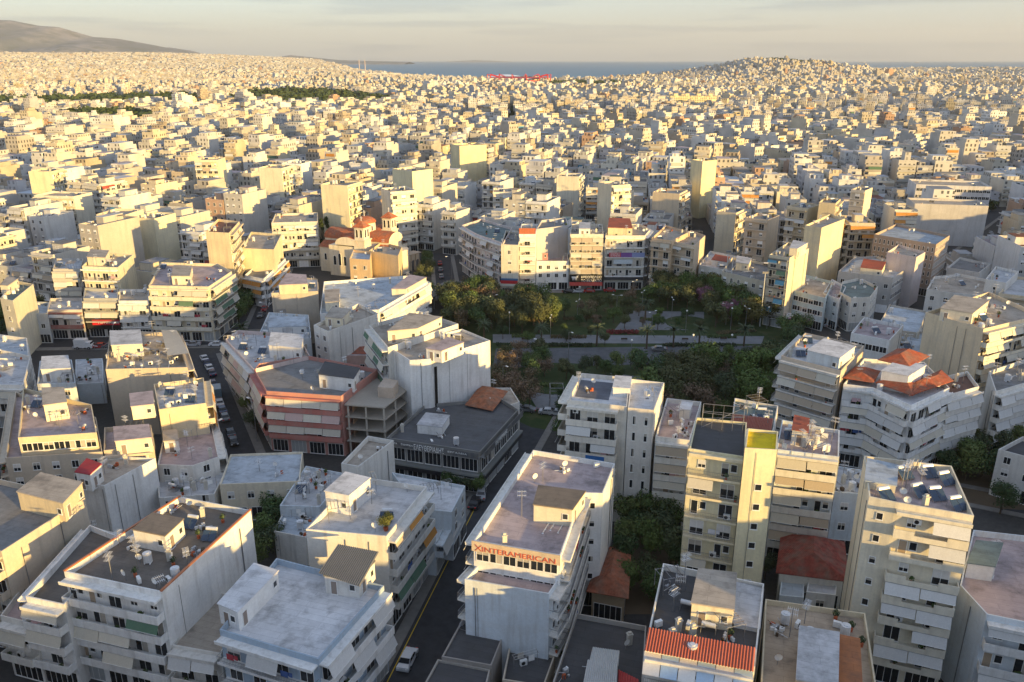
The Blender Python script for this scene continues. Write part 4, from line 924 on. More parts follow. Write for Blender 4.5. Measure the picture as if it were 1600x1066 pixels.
# ------------------------------------------------------------------ church
def church():
    c = gp(566, 420, 0); th = -.38
    root = tag(empty('church', (c.x + 2, c.y, 0), th), 'domed church with orange tiled roofs, a bell tower and arched windows', 'church')
    wc = (.78, .71, .56); rc = (.45, .13, .055)
    MB().box(-15, 13, -9, 9, 0, 9.5, 'plaster').build('wall', root, wc)
    MB().box(-8, 8, -13, 13, 0, 11.5, 'plaster').build('transept', root, wc)
    def barrel(x0, x1, y, r, z, name='tiled_roof', axis='x'):
        m = MB(); n = 10; pts = [(r * math.cos(i * math.pi / n), r * .62 * math.sin(i * math.pi / n)) for i in range(n + 1)]
        for i in range(n):
            (a, za), (b, zb) = pts[i], pts[i + 1]
            f = [(x0, y + a, z + za), (x1, y + a, z + za), (x1, y + b, z + zb), (x0, y + b, z + zb)]
            if axis == 'y': f = [(q[1], q[0], q[2]) for q in f][::-1]
            m.face(f, 'tiles')
        o = m.build(name, root, rc)
        for xx in (x0, x1):
            m = MB(); f = [(xx, y + a, z + za) for a, za in pts]
            if axis == 'y': f = [(q[1], q[0], q[2]) for q in f]
            m.face(f, 'plaster'); m.build('gable', root, wc)
    barrel(-15.3, 13.3, 0, 5.2, 12.2); barrel(-13.4, 13.4, 0, 5.0, 12.0, axis='y')
    MB().box(-15, 13, -5, 5, 9.5, 12.2, 'plaster').build('clerestory', root, wc)
    for sy in (-1, 1):
        m = MB()
        for x0, x1 in ((-15.4, -8), (8, 13.4)):
            m.face([(x0, sy * 9.4, 9.5), (x1, sy * 9.4, 9.5), (x1, sy * 5, 11.4), (x0, sy * 5, 11.4)] if sy < 0 else [(x0, sy * 5, 11.4), (x1, sy * 5, 11.4), (x1, sy * 9.4, 9.5), (x0, sy * 9.4, 9.5)], 'tiles')
        m.build('side_roof', root, rc)
    def drum(x, y, z0, z1, r, rise, k=12):
        m = MB(); pl = [Vector((x + r * math.cos(i * 6.2832 / k), y + r * math.sin(i * 6.2832 / k))) for i in range(k)]
        m.prism(pl, z0, z1, 'plaster'); d = m.build('drum', root, wc)
        for i in range(k):
            a = (i + .5) * 6.2832 / k; put(sm(('lanc', r > 3), 'arched_window', lambda: arch(.8 if r > 3 else .45, 2.0)), 'arched_window', d, None, (x + r * .985 * math.cos(a), y + r * .985 * math.sin(a), z0 + (z1 - z0) * .25), a + math.pi / 2)
        m = MB(); prev = None; R0 = r + .45
        for s in range(7):
            t = s / 6; rr = R0 * math.cos(t * math.pi / 2 * .98); zz = z1 + rise * math.sin(t * math.pi / 2)
            ring = [(x + rr * math.cos(i * 6.2832 / k), y + rr * math.sin(i * 6.2832 / k), zz) for i in range(k)]
            if prev:
                for i in range(k): m.face([prev[i], prev[(i + 1) % k], ring[(i + 1) % k], ring[i]], 'tiles')
            prev = ring
        o = m.build('dome', root, rc)
        MB().bar((x, y, z1 + rise), (x, y, z1 + rise + 2.2), .12, 'white', 6).bar((x - .6, y, z1 + rise + 1.5), (x + .6, y, z1 + rise + 1.5), .1, 'white', 6).build('cross', o)
    def arch(w, h):
        m = MB(); n = 6; p = [(-w / 2, 0), (w / 2, 0)] + [(w / 2 * math.cos(i * math.pi / n), h - w / 2 + w / 2 * math.sin(i * math.pi / n)) for i in range(n + 1)]
        m.face([(a, -.06, b) for a, b in p], 'glass')
        for i in range(len(p)):
            (a, b), (a2, b2) = p[i], p[(i + 1) % len(p)]; m.bar((a, -.05, b), (a2, -.05, b2), .09, 'white', 4)
        return m
    drum(0, 0, 14.4, 18.4, 4.0, 2.2)
    for sx in (-1, 1):                                              # bell tower to the right front, its twin behind
        x, y = 5.5, -11 if sx < 0 else 9
        MB().box(x - 2.3, x + 2.3, y - 2.3, y + 2.3, 0, 14, 'plaster').build('tower', root, wc)
        MB().box(x - 2.6, x + 2.6, y - 2.6, y + 2.6, 14, 14.4, 'plaster').build('cornice', root, wc)
        MB().box(x - 2.0, x + 2.0, y - 2.0, y + 2.0, 14.4, 19.0, 'plaster').build('belfry', root, wc)
        for k in range(4):
            a = k * math.pi / 2; d = Vector((math.sin(a), -math.cos(a))); s = Vector((math.cos(a), math.sin(a)))
            for q in (-.9, .9):
                p = Vector((x, y)) + d * 2.0 + s * q
                put(sm(('belf',), 'arched_opening', lambda: arch(1.1, 3.0)), 'arched_opening', root, None, (p.x, p.y, 15.2), a)
        m = MB(); e = 2.6; b4 = [(x - e, y - e, 19.0), (x + e, y - e, 19.0), (x + e, y + e, 19.0), (x - e, y + e, 19.0)]
        for i in range(4): m.face([b4[i], b4[(i + 1) % 4], (x, y, 21.2)], 'tiles')
        o = m.build('tower_roof', root, rc); MB().bar((x, y, 21), (x, y, 22.8), .1, 'white', 6).bar((x - .5, y, 22.2), (x + .5, y, 22.2), .09, 'white', 6).build('cross', o)
    for x in (-12.5, -10): put(sm(('nw',), 'arched_window', lambda: arch(1.0, 2.6)), 'arched_window', root, None, (x, -9, 4.5), 0)
    for x, z in ((-2.2, 4), (0, 4.0), (2.2, 4)): put(sm(('tw', x == 0), 'arched_window', lambda: arch(1.2, 4.6 if x == 0 else 3.6)), 'arched_window', root, None, (x - 3.5, -13, z), 0)
    m = MB(); k = 9
    pl = [Vector((13 + 5 * math.sin(i * math.pi / k), -5 * math.cos(i * math.pi / k))) for i in range(k + 1)]
    m.prism(pl + [Vector((12, 5)), Vector((12, -5))], 0, 9, 'plaster'); m.build('apse', root, wc)
    BUILT.append([Vector((c.x - 17, c.y - 14)), Vector((c.x + 20, c.y - 14)), Vector((c.x + 20, c.y + 16)), Vector((c.x - 17, c.y + 16))])
church()
bld('cream stone house with a sunlit wall in front of the church tower', [(576,392),(622,400),(628,386),(596,378)], 11, 'xxxx', (.68, .55, .35), rTAN, n=1, heat=1, ant=1, seed=150, near=False)
bld('narrow orange walled house in front of the church', [(546,404),(578,406),(580,394),(552,390)], 11, 'wxxx', (.70, .52, .32), rBLUE, n=1, heat=0, ant=0, seed=151, near=False)
def arcade():
    a, b = gp(628, 428, 0), gp(656, 420, 0); d = b - a; u = d.normalized(); L = d.length; rz = math.atan2(u.y, u.x)
    root = tag(empty('arcade', (a.x, a.y, 0), rz), 'open stone arcade with round arches at the right of the church', 'arcade'); m = MB()
    n = 4; st = L / n
    for i in range(n + 1): m.box(i * st - .25, i * st + .25, -.3, .3, 0, 3.4, 'plaster')
    for i in range(n):
        for k in range(8):
            a0, a1 = k * math.pi / 8, (k + 1) * math.pi / 8; x0, x1 = st * (i + .5) - (st / 2 - .25) * math.cos(a0), st * (i + .5) - (st / 2 - .25) * math.cos(a1)
            z = 3.4 + (st / 2 - .25) * (math.sin(a0) + math.sin(a1)) / 2 * .8; m.box(x0, x1, -.3, .3, z, 6.4, 'plaster')
    m.build('arches', root, (.56, .46, .34)); MB().box(-.5, L + .5, -.6, 3.5, 6.4, 6.7, 'plaster').build('roof_slab', root, (.5, .4, .3))
    BUILT.append([a, b, b + Vector((0, 4)), a + Vector((0, 4))])
arcade()
# ------------------------------------------------------------------ terrain, sea, mountain
def sstep(a, b, x):
    t = np.clip((x - a) / (b - a), 0, 1); return t * t * (3 - 2 * t)
def height(X, Y):
    X = np.asarray(X, float); Y = np.asarray(Y, float)
    h = 76 * np.exp(-np.abs((X - 1010) / np.where(X < 1010, 280, 400)) ** 1.8 - ((Y - 3350) / 420) ** 2)
    h += 30 * np.exp(-((X - 2900) / 620) ** 2 - ((Y - 4100) / 600) ** 2)
    left = sstep(0, 3500, -X - .10 * Y)
    h += left * 135 * sstep(3500, 10500, Y)
    h += 6 * np.sin(X / 900 + 1) * np.sin(Y / 700) * sstep(1200, 2500, Y)
    return h * sstep(900, 1800, Y)
shore_px = [(380, 97.6), (470, 100), (520, 104), (556, 112), (600, 117), (640, 122), (700, 125), (770, 126), (860, 127), (960, 126), (1030, 120), (1100, 112), (1300, 110), (1450, 109), (1700, 108)]
SH = [gp(x, y, 0) for x, y in shore_px]
sh_r = np.array([p.x / p.y for p in SH]); sh_d = np.array([p.y for p in SH])
def on_land(X, Y):
    return Y < np.interp(X / np.maximum(Y, 1), sh_r, sh_d)
def terrain():
    xs = np.concatenate([np.arange(-14000, -3000, 250), np.arange(-3000, 3600, 60), np.arange(3600, 9001, 300)]).astype(float)
    ys = np.concatenate([np.arange(-600, 600, 100), np.arange(600, 6000, 60), np.arange(6000, 16001, 250)]).astype(float)
    X, Y = np.meshgrid(xs, ys); Z = height(X, Y); Z = np.where(on_land(X, Y) | (Y < 900), Z, -12.0)
    v = np.stack([X, Y, Z], -1).reshape(-1, 3); nx = len(xs); ny = len(ys)
    i = np.arange(nx * ny).reshape(ny, nx); f = np.stack([i[:-1, :-1], i[:-1, 1:], i[1:, 1:], i[1:, :-1]], -1).reshape(-1, 4)
    me = bpy.data.meshes.new('ground'); me.from_pydata(v.tolist(), [], f.tolist()); me.materials.append(MAT['ground'])
    me.shade_smooth(); put(me, 'ground', kind='structure')
terrain()
m = MB(); m.face([(-60000, 1000, -2), (60000, 1000, -2), (60000, 34000, -2), (-60000, 34000, -2)], 'sea')
m.build('sea')['kind'] = 'structure'
from mathutils import noise as mn
def ridge(name, prof, Yd, depth, rough, foot=0):
    """mountain range: crest profile as (pixel x, pixel y) seen at distance Yd"""
    px = [p[0] for p in prof]; hz = [(93 - p[1]) / FOC * Yd * .891 + CAM_H for p in prof]
    n, k = 240, 40; v = []; f = []
    for j in range(k + 1):
        t = j / k * 2 - 1
        for i in range(n + 1):
            x = px[0] + (px[-1] - px[0]) * i / n; X = (x - 800) / FOC * Yd * .944; Yv = Yd + t * depth
            h = float(np.interp(x, px, hz)); e = max(0, 1 - abs(t)) ** .85
            nv = mn.fractal(Vector((X / 900, Yv / 900, 3.1)), .9, 2.0, 6)
            v.append((X, Yv, foot + (h - foot) * e + nv * rough * math.sin(min(1, e * 1.3) * math.pi) * max(0, h / hz[0]) ** .5))
    for j in range(k):
        for i in range(n):
            a = j * (n + 1) + i; f.append((a, a + 1, a + n + 2, a + n + 1))
    me = bpy.data.meshes.new(name); me.from_pydata(v, [], f); me.materials.append(MAT['rock'])
    me.shade_smooth(); put(me, name, kind='structure')
ridge('mountain', [(-700, 60), (-420, 22), (-180, 34), (-60, 30), (0, 32), (30, 33), (70, 41), (100, 43), (150, 58), (190, 61), (240, 70), (280, 79), (330, 89), (380, 95)], 11500, 2600, 95, 60)
ridge('hills', [(280, 92), (400, 89), (430, 90), (455, 86), (480, 89), (530, 94), (600, 96), (640, 97)], 15000, 900, 12, 0)
ridge('island', [(690, 97), (740, 94), (770, 95), (800, 96.5)], 26000, 800, 6, -6)

# ------------------------------------------------------------------ roads, pavements, park ground
def sheet(name, px, z, mat, kind='structure', pts=None, color=None):
    P = pts or [gp(x, y, 0) for x, y in px]; m = MB(); m.face([(p.x, p.y, z) for p in P], mat); o = m.build(name, None, color); o['kind'] = kind; return o
def kerbed(name, px, mat, z=.13, pts=None):
    P = pts or [gp(x, y, 0) for x, y in px]
    if not ccw(P): P = P[::-1]
    m = MB(); m.prism(P, -.05, z, mat); o = m.build(name); o['kind'] = 'structure'; return o
ROADS = []
def road(name, a, b, w, lay=.012, side=2.2):
    """straight road from pixel a to pixel b with a raised pavement each side"""
    A, B_ = gp(*a), gp(*b); u = (B_ - A).normalized(); s = Vector((u.y, -u.x))
    sheet(name, None, lay, 'asphalt', pts=[A - s * w/2, A + s * w/2, B_ + s * w/2, B_ - s * w/2][::1])
    ROADS.append([A - s * (w/2 + side), A + s * (w/2 + side), B_ + s * (w/2 + side), B_ - s * (w/2 + side)])
    if side > .5:
        for q in (-1, 1): kerbed('pavement', None, 'pavement', pts=[A + s * q * w/2, B_ + s * q * w/2, B_ + s * q * (w/2 + side), A + s * q * (w/2 + side)])
    return A, B_, u, s
rA, rB, ru, rs = road('street', (618, 1110), (800, 722), 6.6, .012, 1.6)
q = rA - rs * 2.75; q2 = rB - rs * 2.75 - ru * 6
m = MB(); m.face([(*(q - rs * .07), .02), (*(q + rs * .07), .02), (*(q2 + rs * .07), .02), (*(q2 - rs * .07), .02)], 'yellow_line'); m.build('road_line')['kind'] = 'structure'
road('street', (392, 760), (318, 556), 6.5, .016, 1.8)
road('boulevard', (60, 534), (440, 528), 11, .020, 2.5)
road('street', (400, 520), (440, 420), 6, .024, 1.5)
road('street', (700, 470), (690, 395), 7, .012, 1.5)
road('street', (1080, 408), (1330, 500), 7, .016, 2)
road('street', (1330, 492), (1560, 330), 7, .024, 1.5)
road('street', (846, 640), (760, 780), 7, .028, 1.5)
road('street', (960, 800), (1240, 820), 6, .016, 1.5)
road('street', (1440, 760), (1640, 800), 6, .016, 1.5)
PARK = [gp(x, y) for x, y in ((690, 530), (700, 452), (880, 458), (1060, 446), (1200, 500), (1262, 540), (1215, 640), (1150, 668), (905, 680), (830, 668), (770, 640), (765, 560))]
sheet('park_lawn', None, .03, 'grass', pts=PARK)
kerbed('park_path', [(770, 536), (1190, 538), (1194, 526), (770, 523)], 'paving', .10)
kerbed('park_path', [(960, 516), (1100, 516), (1100, 488), (985, 486)], 'paving', .11)
sheet('park_road', [(770, 575), (1180, 566), (1200, 540), (775, 545)], .034, 'asphalt_worn')
kerbed('park_path', [(840, 640), (935, 640), (1010, 590), (935, 582), (850, 578), (810, 590)], 'paving', .12)
def oval(name, px, py, rx, ry, z, mat):
    c = gp(px, py); P = [c + Vector((rx * math.cos(i * 6.2832 / 32), ry * math.sin(i * 6.2832 / 32))) for i in range(32)]; m = MB(); m.prism(P, 0, z, mat); m.build(name)['kind'] = 'structure'
oval('lawn_circle', 880, 592, 13, 11, .2, 'grass'); oval('lawn_circle', 900, 632, 8, 7, .2, 'paving'); oval('paved_circle', 1075, 505, 7, 7, .14, 'grass')
sheet('square', [(690, 466), (900, 470), (1080, 452), (1050, 438), (700, 440)], .026, 'paving')
sheet('yard', [(955, 960), (1080, 960), (1075, 810), (960, 810)], .016, 'soil'); sheet('yard', [(1490, 790), (1640, 800), (1620, 700), (1470, 690)], .02, 'soil')

# ------------------------------------------------------------------ trees, palms
def crown(rx, rz, n, seed, leaf=.5, lobes=9, hollow=.5):
    rnd = random.Random(seed); V = []; F = []; L = []
    for i in range(lobes):
        a = rnd.uniform(0, 6.28); q = rnd.uniform(0, 1) ** .6; L.append((q * rx * .62 * math.cos(a), q * rx * .62 * math.sin(a), rnd.uniform(-.55, .6) * rz, rnd.uniform(.34, .56) * rx))
    for i in range(n):
        lx, ly, lz, lr = rnd.choice(L); d = Vector((rnd.gauss(0, 1), rnd.gauss(0, 1), rnd.gauss(0, .85))).normalized()
        p = Vector((lx, ly, lz)) + d * lr * rnd.uniform(hollow, 1.08); p.z *= 1
        s = leaf * rnd.uniform(.5, 1.2); nrm = (d + Vector((rnd.uniform(-.7, .7), rnd.uniform(-.7, .7), rnd.uniform(-.4, .8)))).normalized()
        t = nrm.orthogonal().normalized(); b = nrm.cross(t); k = len(V); an = rnd.uniform(0, 3); t, b = t * math.cos(an) + b * math.sin(an), b * math.cos(an) - t * math.sin(an)
        V += [tuple(p - t * s * .5), tuple(p + b * s * .32), tuple(p + t * s * .5), tuple(p - b * s * .32)]; F.append((k, k + 1, k + 2, k + 3))
    me = bpy.data.meshes.new('crown'); me.from_pydata(V, [], F); me.materials.append(MAT['leaf']); return me
def trunk(h, r, seed):
    rnd = random.Random(seed); m = MB(); m.bar((0, 0, -.1), (0, 0, h), r, 'bark', 7, r * .6)
    for i in range(5):
        a = rnd.uniform(0, 6.28); m.bar((0, 0, h * rnd.uniform(.7, 1)), (h * .5 * math.cos(a), h * .5 * math.sin(a), h * rnd.uniform(1.35, 1.8)), r * .45, 'bark', 5, r * .15)
    return m.mesh('trunk')
CR = [crown(3.4, 2.9, 2300, s, .5) for s in range(4)] + [crown(3.6, 2.4, 1300, 11, .45, 7, .2)]
CY = crown(1.0, 3.4, 1200, 21, .35, 7)
TK = [trunk(2.6, .2, s) for s in range(3)]
rT = random.Random(77)
GREENS = [(.055, .095, .030), (.080, .12, .035), (.045, .078, .030), (.10, .13, .040), (.062, .085, .042)]
COLN = {'g': GREENS, 'b': [(.17, .12, .08), (.14, .11, .065)], 'p': [(.24, .11, .15)], 'y': [(.13, .12, .04)], 'l': [(.09, .14, .035)], 'o': [(.075, .085, .035)]}
TREES = []
def tree(p, s, kind, label, group, name='tree', sz=None):
    root = tag(empty(name, (p.x, p.y, 0), rT.uniform(0, 6.28)), label, 'tree', group); root.scale = (s, s, s * (sz or 1))
    put(rT.choice(TK), 'trunk', root, None, (0, 0, 0)); i = rT.randrange(4) if kind != 'b' else 4
    c = rT.choice(COLN[kind]); q = rT.uniform(.85, 1.2); put(CR[i], 'crown', root, (c[0] * q, c[1] * q, c[2] * q), (0, 0, 4.4)); TREES.append((p.x, p.y))
    return root
def palm_mesh():
    m = MB(); m.bar((0, 0, 0), (.15, .1, 5.2), .28, 'bark', 8, .2); t = m.mesh('trunk')
    f = MB(); rnd = random.Random(5)
    for i in range(26):
        a = i * 2.4; el = rnd.uniform(-.2, 1.2); p = Vector((.15, .1, 5.2)); d = Vector((math.cos(a) * math.cos(el), math.sin(a) * math.cos(el), math.sin(el)))
        for k in range(6):
            q = p + d * .48; s = Vector((-math.sin(a), math.cos(a), 0)) * (.32 * (1 - k / 7)); dn = Vector((0, 0, -.14))
            f.face([p - s + dn, p, q, q - s * .85 + dn], 'leaf'); f.face([p, p + s + dn, q + s * .85 + dn, q], 'leaf')
            p = q; d = (d + Vector((0, 0, -.24))).normalized()
    return t, f.mesh('frond')
PT, PF = palm_mesh()
def palm(px, py, label, s=1.0):
    p = gp(px, py); root = tag(empty('palm_tree', (p.x, p.y, 0), rT.uniform(0, 6)), label, 'palm tree', 'palm trees'); root.scale = (s, s, s)
    put(PT, 'trunk', root, None, (0, 0, 0)); put(PF, 'fronds', root, (.060, .082, .045), (0, 0, 0))
for px, py, w in ((701, 540, 'beside the lit white slab'), (757, 535, 'second from the lit white slab'), (846, 541, 'third along the promenade'), (932, 541, 'fourth along the promenade'), (1010, 545, 'before the dark red hedge bed'), (1052, 543, 'right of the crossing'), (1092, 543, 'right of the crossing, middle'), (1162, 541, 'near the right end of the promenade'),
                  (800, 510, 'behind the left end of the promenade')):
    palm(px, py, 'short trunked palm on the park promenade, ' + w)
for px, py, w in ((1008, 500, 'beside the paved circle'), (318, 506, 'in front of the corner shop awning'), (380, 540, 'at the mouth of the left side street'), (640, 545, 'behind the white slab'), (30, 520, 'at the left end of the boulevard')):
    palm(px, py, 'palm with drooping fronds ' + w, 1.05)
def scatter(region, n, kinds, smin, smax, labels, group, gap=4.2, avoid=()):
    P = [gp(x, y) for x, y in region]; xs = [p.x for p in P]; ys = [p.y for p in P]; done = 0
    for _ in range(n * 30):
        if done >= n: break
        p = Vector((rT.uniform(min(xs), max(xs)), rT.uniform(min(ys), max(ys))))
        if not inside(p, P) or any((p.x - t[0]) ** 2 + (p.y - t[1]) ** 2 < gap * gap for t in TREES) or any(inside(p, b) for b in BUILT) or any(inside(p, b) for b in ROADS): continue
        k = rT.choice(kinds); fx, fy = (p.x - min(xs)) / (max(xs) - min(xs)), (p.y - min(ys)) / (max(ys) - min(ys))
        w = ('near', 'far')[fy > .5] + ' ' + ('left end', 'left part', 'middle', 'right part', 'right end')[min(4, int(fx * 5))]
        tree(p, rT.uniform(smin, smax), k, labels[k] + ', ' + w, group or 'trees between the blocks'); done += 1
def LB(where): return {'g': 'dark green bushy tree ' + where, 'b': 'brown thinly leaved tree ' + where, 'p': 'pink flowering tree ' + where, 'y': 'yellowing tree ' + where, 'l': 'bright green round tree ' + where, 'o': 'olive green tree ' + where}
scatter([(690, 518), (700, 462), (780, 468), (840, 482), (890, 500), (850, 522)], 46, 'gogloobo', .9, 1.4, LB('in the left park wood'), 'trees at the left end of the park', 4.2)
scatter([(850, 512), (866, 482), (1010, 484), (1010, 490), (960, 512)], 26, 'gbbgob', .5, .85, LB('in the middle of the park'), 'trees in the middle of the park', 5)
scatter([(1010, 484), (1030, 452), (1090, 448), (1150, 470), (1215, 500), (1220, 512), (1110, 512), (1100, 486)], 44, 'goglloyg', .8, 1.3, LB('in the right park wood'), 'trees on the right side of the park', 4.2)
for px, py, k in ((1132, 505, 'p'), (1166, 500, 'p'), (1150, 496, 'p'), (1100, 478, 'p'), (985, 478, 'b'), (1085, 462, 'b')): tree(gp(px, py), 1.0, k, LB('')[k] + 'in the right part of the park', 'flowering trees in the park')
scatter([(1000, 640), (1010, 578), (1100, 568), (1215, 562), (1225, 600), (1190, 640), (1100, 665), (1010, 660)], 44, 'goglbogo', .65, 1.4, LB('below the park road'), 'trees in the wood below the park road', 3.9)
scatter([(770, 630), (772, 566), (850, 562), (860, 580), (830, 640)], 22, 'bbogb', .7, 1.1, LB('beside the tall white slab'), 'trees beside the white slab', 4.4)
scatter([(850, 690), (870, 640), (900, 630), (890, 690)], 6, 'ggl', .7, .9, LB('by the round lawn'), 'trees by the round lawn', 4)
scatter([(870, 514), (960, 484), (1180, 508), (1180, 516), (870, 516)], 14, 'ggobl', .45, .7, LB('on the lawn above the promenade'), 'small trees above the promenade', 5)
scatter([(860, 584), (900, 578), (1000, 576), (1000, 600), (940, 604), (870, 606)], 9, 'gog', .5, .8, LB('below the park road by the lawn'), 'small trees by the lawn', 5)
scatter([(775, 520), (960, 520), (960, 540), (775, 540)], 7, 'go', .4, .6, LB('on the promenade paving'), 'small promenade trees', 7)
scatter([(1200, 600), (1230, 520), (1262, 530), (1240, 600)], 8, 'gg', .8, 1.1, LB('at the right park corner'), None, 4)
scatter([(0, 530), (0, 500), (170, 500), (180, 530)], 10, 'ggo', .8, 1.2, LB('along the boulevard at the left'), 'boulevard trees', 5)
scatter([(330, 530), (350, 480), (420, 440), (430, 470), (400, 530)], 12, 'gg', .8, 1.1, LB('in the church street'), 'side street trees', 4.5)
scatter([(652, 470), (655, 410), (690, 410), (700, 470)], 9, 'ggo', .7, 1.0, LB('beside the church arcade'), 'trees beside the arcade', 4.5)
scatter([(380, 700), (365, 625), (405, 630), (420, 710)], 5, 'g', .7, .9, LB('below the salmon red block'), 'trees below the red block', 4)
scatter([(395, 900), (395, 812), (432, 812), (440, 870)], 5, 'g', .8, 1.0, LB('by the long white side wall'), 'yard trees', 3.2)
scatter([(978, 965), (970, 850), (990, 815), (1062, 815), (1070, 900), (1010, 970)], 13, 'g', .8, 1.1, LB('in the yellow tower yard'), 'trees in the yard left of the tower', 3.2)
scatter([(1470, 760), (1480, 720), (1560, 700), (1640, 780), (1640, 830), (1530, 800)], 14, 'g', .8, 1.1, LB('behind the cream tower'), 'trees behind the cream tower', 3.4)
for px, py in ((728, 770), (750, 772), (704, 768), (770, 660), (1195, 905), (1212, 855), (640, 690)): tree(gp(px, py), .6, 'g', LB('growing from the street pavement')['g'], 'small street trees')
for px, py in ((497, 400), (505, 396), (513, 392)):
    p = gp(px, py); root = tag(empty('cypress_tree', (p.x, p.y, 0)), 'tall narrow cypress left of the church', 'tree', 'cypresses by the church'); root.scale = (1.6, 1.6, 2.2)
    put(TK[0], 'trunk', root, None, (0, 0, 0)); put(CY, 'crown', root, (.04, .06, .02), (0, 0, 4.2))
p = gp(603, 828, 14.6); root = tag(empty('potted_tree', (p.x, p.y, 14.5)), 'bushy potted tree on the white roof terrace above the street', 'potted plant')
put(sm('pot', 'pot', lambda: MB().bar((0, 0, 0), (0, 0, .5), .3, 'terracotta', 8, .38)), 'pot', root); o = put(CR[1], 'foliage', root, (.10, .11, .03), (0, 0, 1.5)); o.scale = (.42, .42, .42)
# ------------------------------------------------------------------ street furniture and vehicles
def car_parts():
    prof = [(-2.1, .35), (-2.15, .75), (-1.95, .95), (-1.2, 1.0), (-.75, 1.42), (.75, 1.46), (1.45, 1.05), (2.05, .92), (2.12, .6), (2.08, .3)]
    m = MB(); w = .86; n = len(prof)
    for s in (-1, 1): m.v += [(x, s * w * (1 if z < 1.02 else .82), z) for x, z in prof]
    m.f.append(tuple(range(n))); m.f.append(tuple(range(2 * n - 1, n - 1, -1)))
    for i in range(n): j = (i + 1) % n; m.f.append((j, i, n + i, n + j))
    m.m += [m.mi('car_paint')] * (n + 2)
    body = m.mesh('body')
    g = MB(); e = .012
    for s in (-1, 1):
        f = [(-1.02, s * (w - .02), 1.05), (-.66, s * (w * .84 + e), 1.36), (.05, s * (w * .83 + e), 1.40), (.05, s * (w - .02), 1.05)]; g.face(f if s < 0 else f[::-1], 'glass')
        f = [(.12, s * (w - .02), 1.05), (.12, s * (w * .83 + e), 1.40), (.72, s * (w * .83 + e), 1.40), (1.25, s * (w - .02), 1.08)]; g.face(f if s < 0 else f[::-1], 'glass')
    g.face([(-1.2, -.72, 1.03), (-.78, -.66, 1.40), (-.78, .66, 1.40), (-1.2, .72, 1.03)][::-1], 'glass'); g.face([(1.42, -.70, 1.10), (.80, -.66, 1.455), (.80, .66, 1.455), (1.42, .70, 1.10)], 'glass')
    glass = g.mesh('windows')
    wh = MB().bar((0, -.1, 0), (0, .1, 0), .31, 'rubber', 12).bar((0, -.11, 0), (0, .11, 0), .18, 'metal', 8).mesh('wheel')
    li = MB().box(-.05, .05, -.18, .18, -.07, .07, 'lamp_white').mesh('headlight'); re = MB().box(-.05, .05, -.16, .16, -.09, .09, 'redpaint').mesh('tail_light')
    return body, glass, wh, li, re
CB, CG, CW, CL, CT = car_parts()
def car(p, rz, color, label, group='cars parked along the streets', name='parked_car', far=False, s=1.0):
    root = tag(empty(name, (p.x, p.y, .03), rz), label, 'car', group); root.scale = (s, s, s)
    put(CB, 'body', root, color, (0, 0, 0)); put(CG, 'window_glass', root, None, (0, 0, .01))
    for x in (-1.3, 1.3):
        for y in (-.80, .80): put(CW, 'wheel', root, None, (x, y, .31))
    for y in (-.6, .6): put(CL, 'headlight', root, None, (2.08, y, .72)); put(CT, 'tail_light', root, None, (-2.12, y, .78))
CARC = [('white', (.75, .75, .75)), ('silver', (.42, .43, .45)), ('black', (.02, .02, .022)), ('dark blue', (.03, .05, .12)), ('grey', (.16, .17, .18)), ('red', (.35, .03, .03))]
ang = math.atan2(ru.y, ru.x)
car(gp(637, 1036), ang + math.pi, (.75, .76, .78), 'white hatchback driving down the dark street between the blocks', None, 'car')
p_ = rB - ru * 3 
car(gp(742, 790), ang, (.03, .03, .035), 'dark hatchback at the kerb under the small trees by the shop corner', None)
car(gp(752, 776), ang + .2, (.42, .43, .45), 'silver car half hidden behind the dark hatchback at the shop corner', None)
rC = random.Random(9)
def cars(a, b, n, where, group, off=0, jit=.04, gaps=.15):
    A, B_ = gp(*a), gp(*b); d = (B_ - A); rz = math.atan2(d.y, d.x)
    for i in range(n):
        if rC.random() < gaps: continue
        p = A.lerp(B_, (i + .5) / n); nm, c = rC.choice(CARC); car(p, rz + rC.uniform(-jit, jit) + (math.pi if rC.random() < .4 else 0), c, nm + ' car parked ' + where, group)
cars((368, 700), (331, 598), 9, 'on the right of the narrow left street', 'cars in the left street')
cars((334, 590), (318, 560), 4, 'at the far end of the narrow left street', 'cars in the left street')
cars((296, 541), (345, 541), 4, 'side by side at the boulevard junction', 'cars at the boulevard', jit=.3)
cars((120, 545), (180, 543), 4, 'on the boulevard in front of the trees', 'cars at the boulevard')
cars((1150, 466), (1290, 512), 12, 'along the shops right of the park', 'cars right of the park')
cars((742, 462), (800, 463), 5, 'in front of the corner shop', 'cars on the square', jit=.5)
cars((880, 458), (960, 456), 5, 'between the park and the butcher shop', 'cars on the square', jit=.3)
cars((800, 640), (880, 650), 5, 'by the round lawn', 'cars by the lawn', jit=.2)
cars((1000, 548), (1180, 550), 3, 'on the park road', 'cars on the park road')
cars((690, 440), (686, 400), 4, 'beside the arcade street', 'cars by the arcade')
cars((430, 455), (405, 500), 5, 'in the side street left of the long white building', 'cars in the side street')
cars((1450, 440), (1530, 370), 8, 'in the street beyond the striped office block', 'cars in the far side street')
car(gp(1203, 868), 0, (.65, .55, .03), 'yellow car in the gap beside the dark red roof', None)
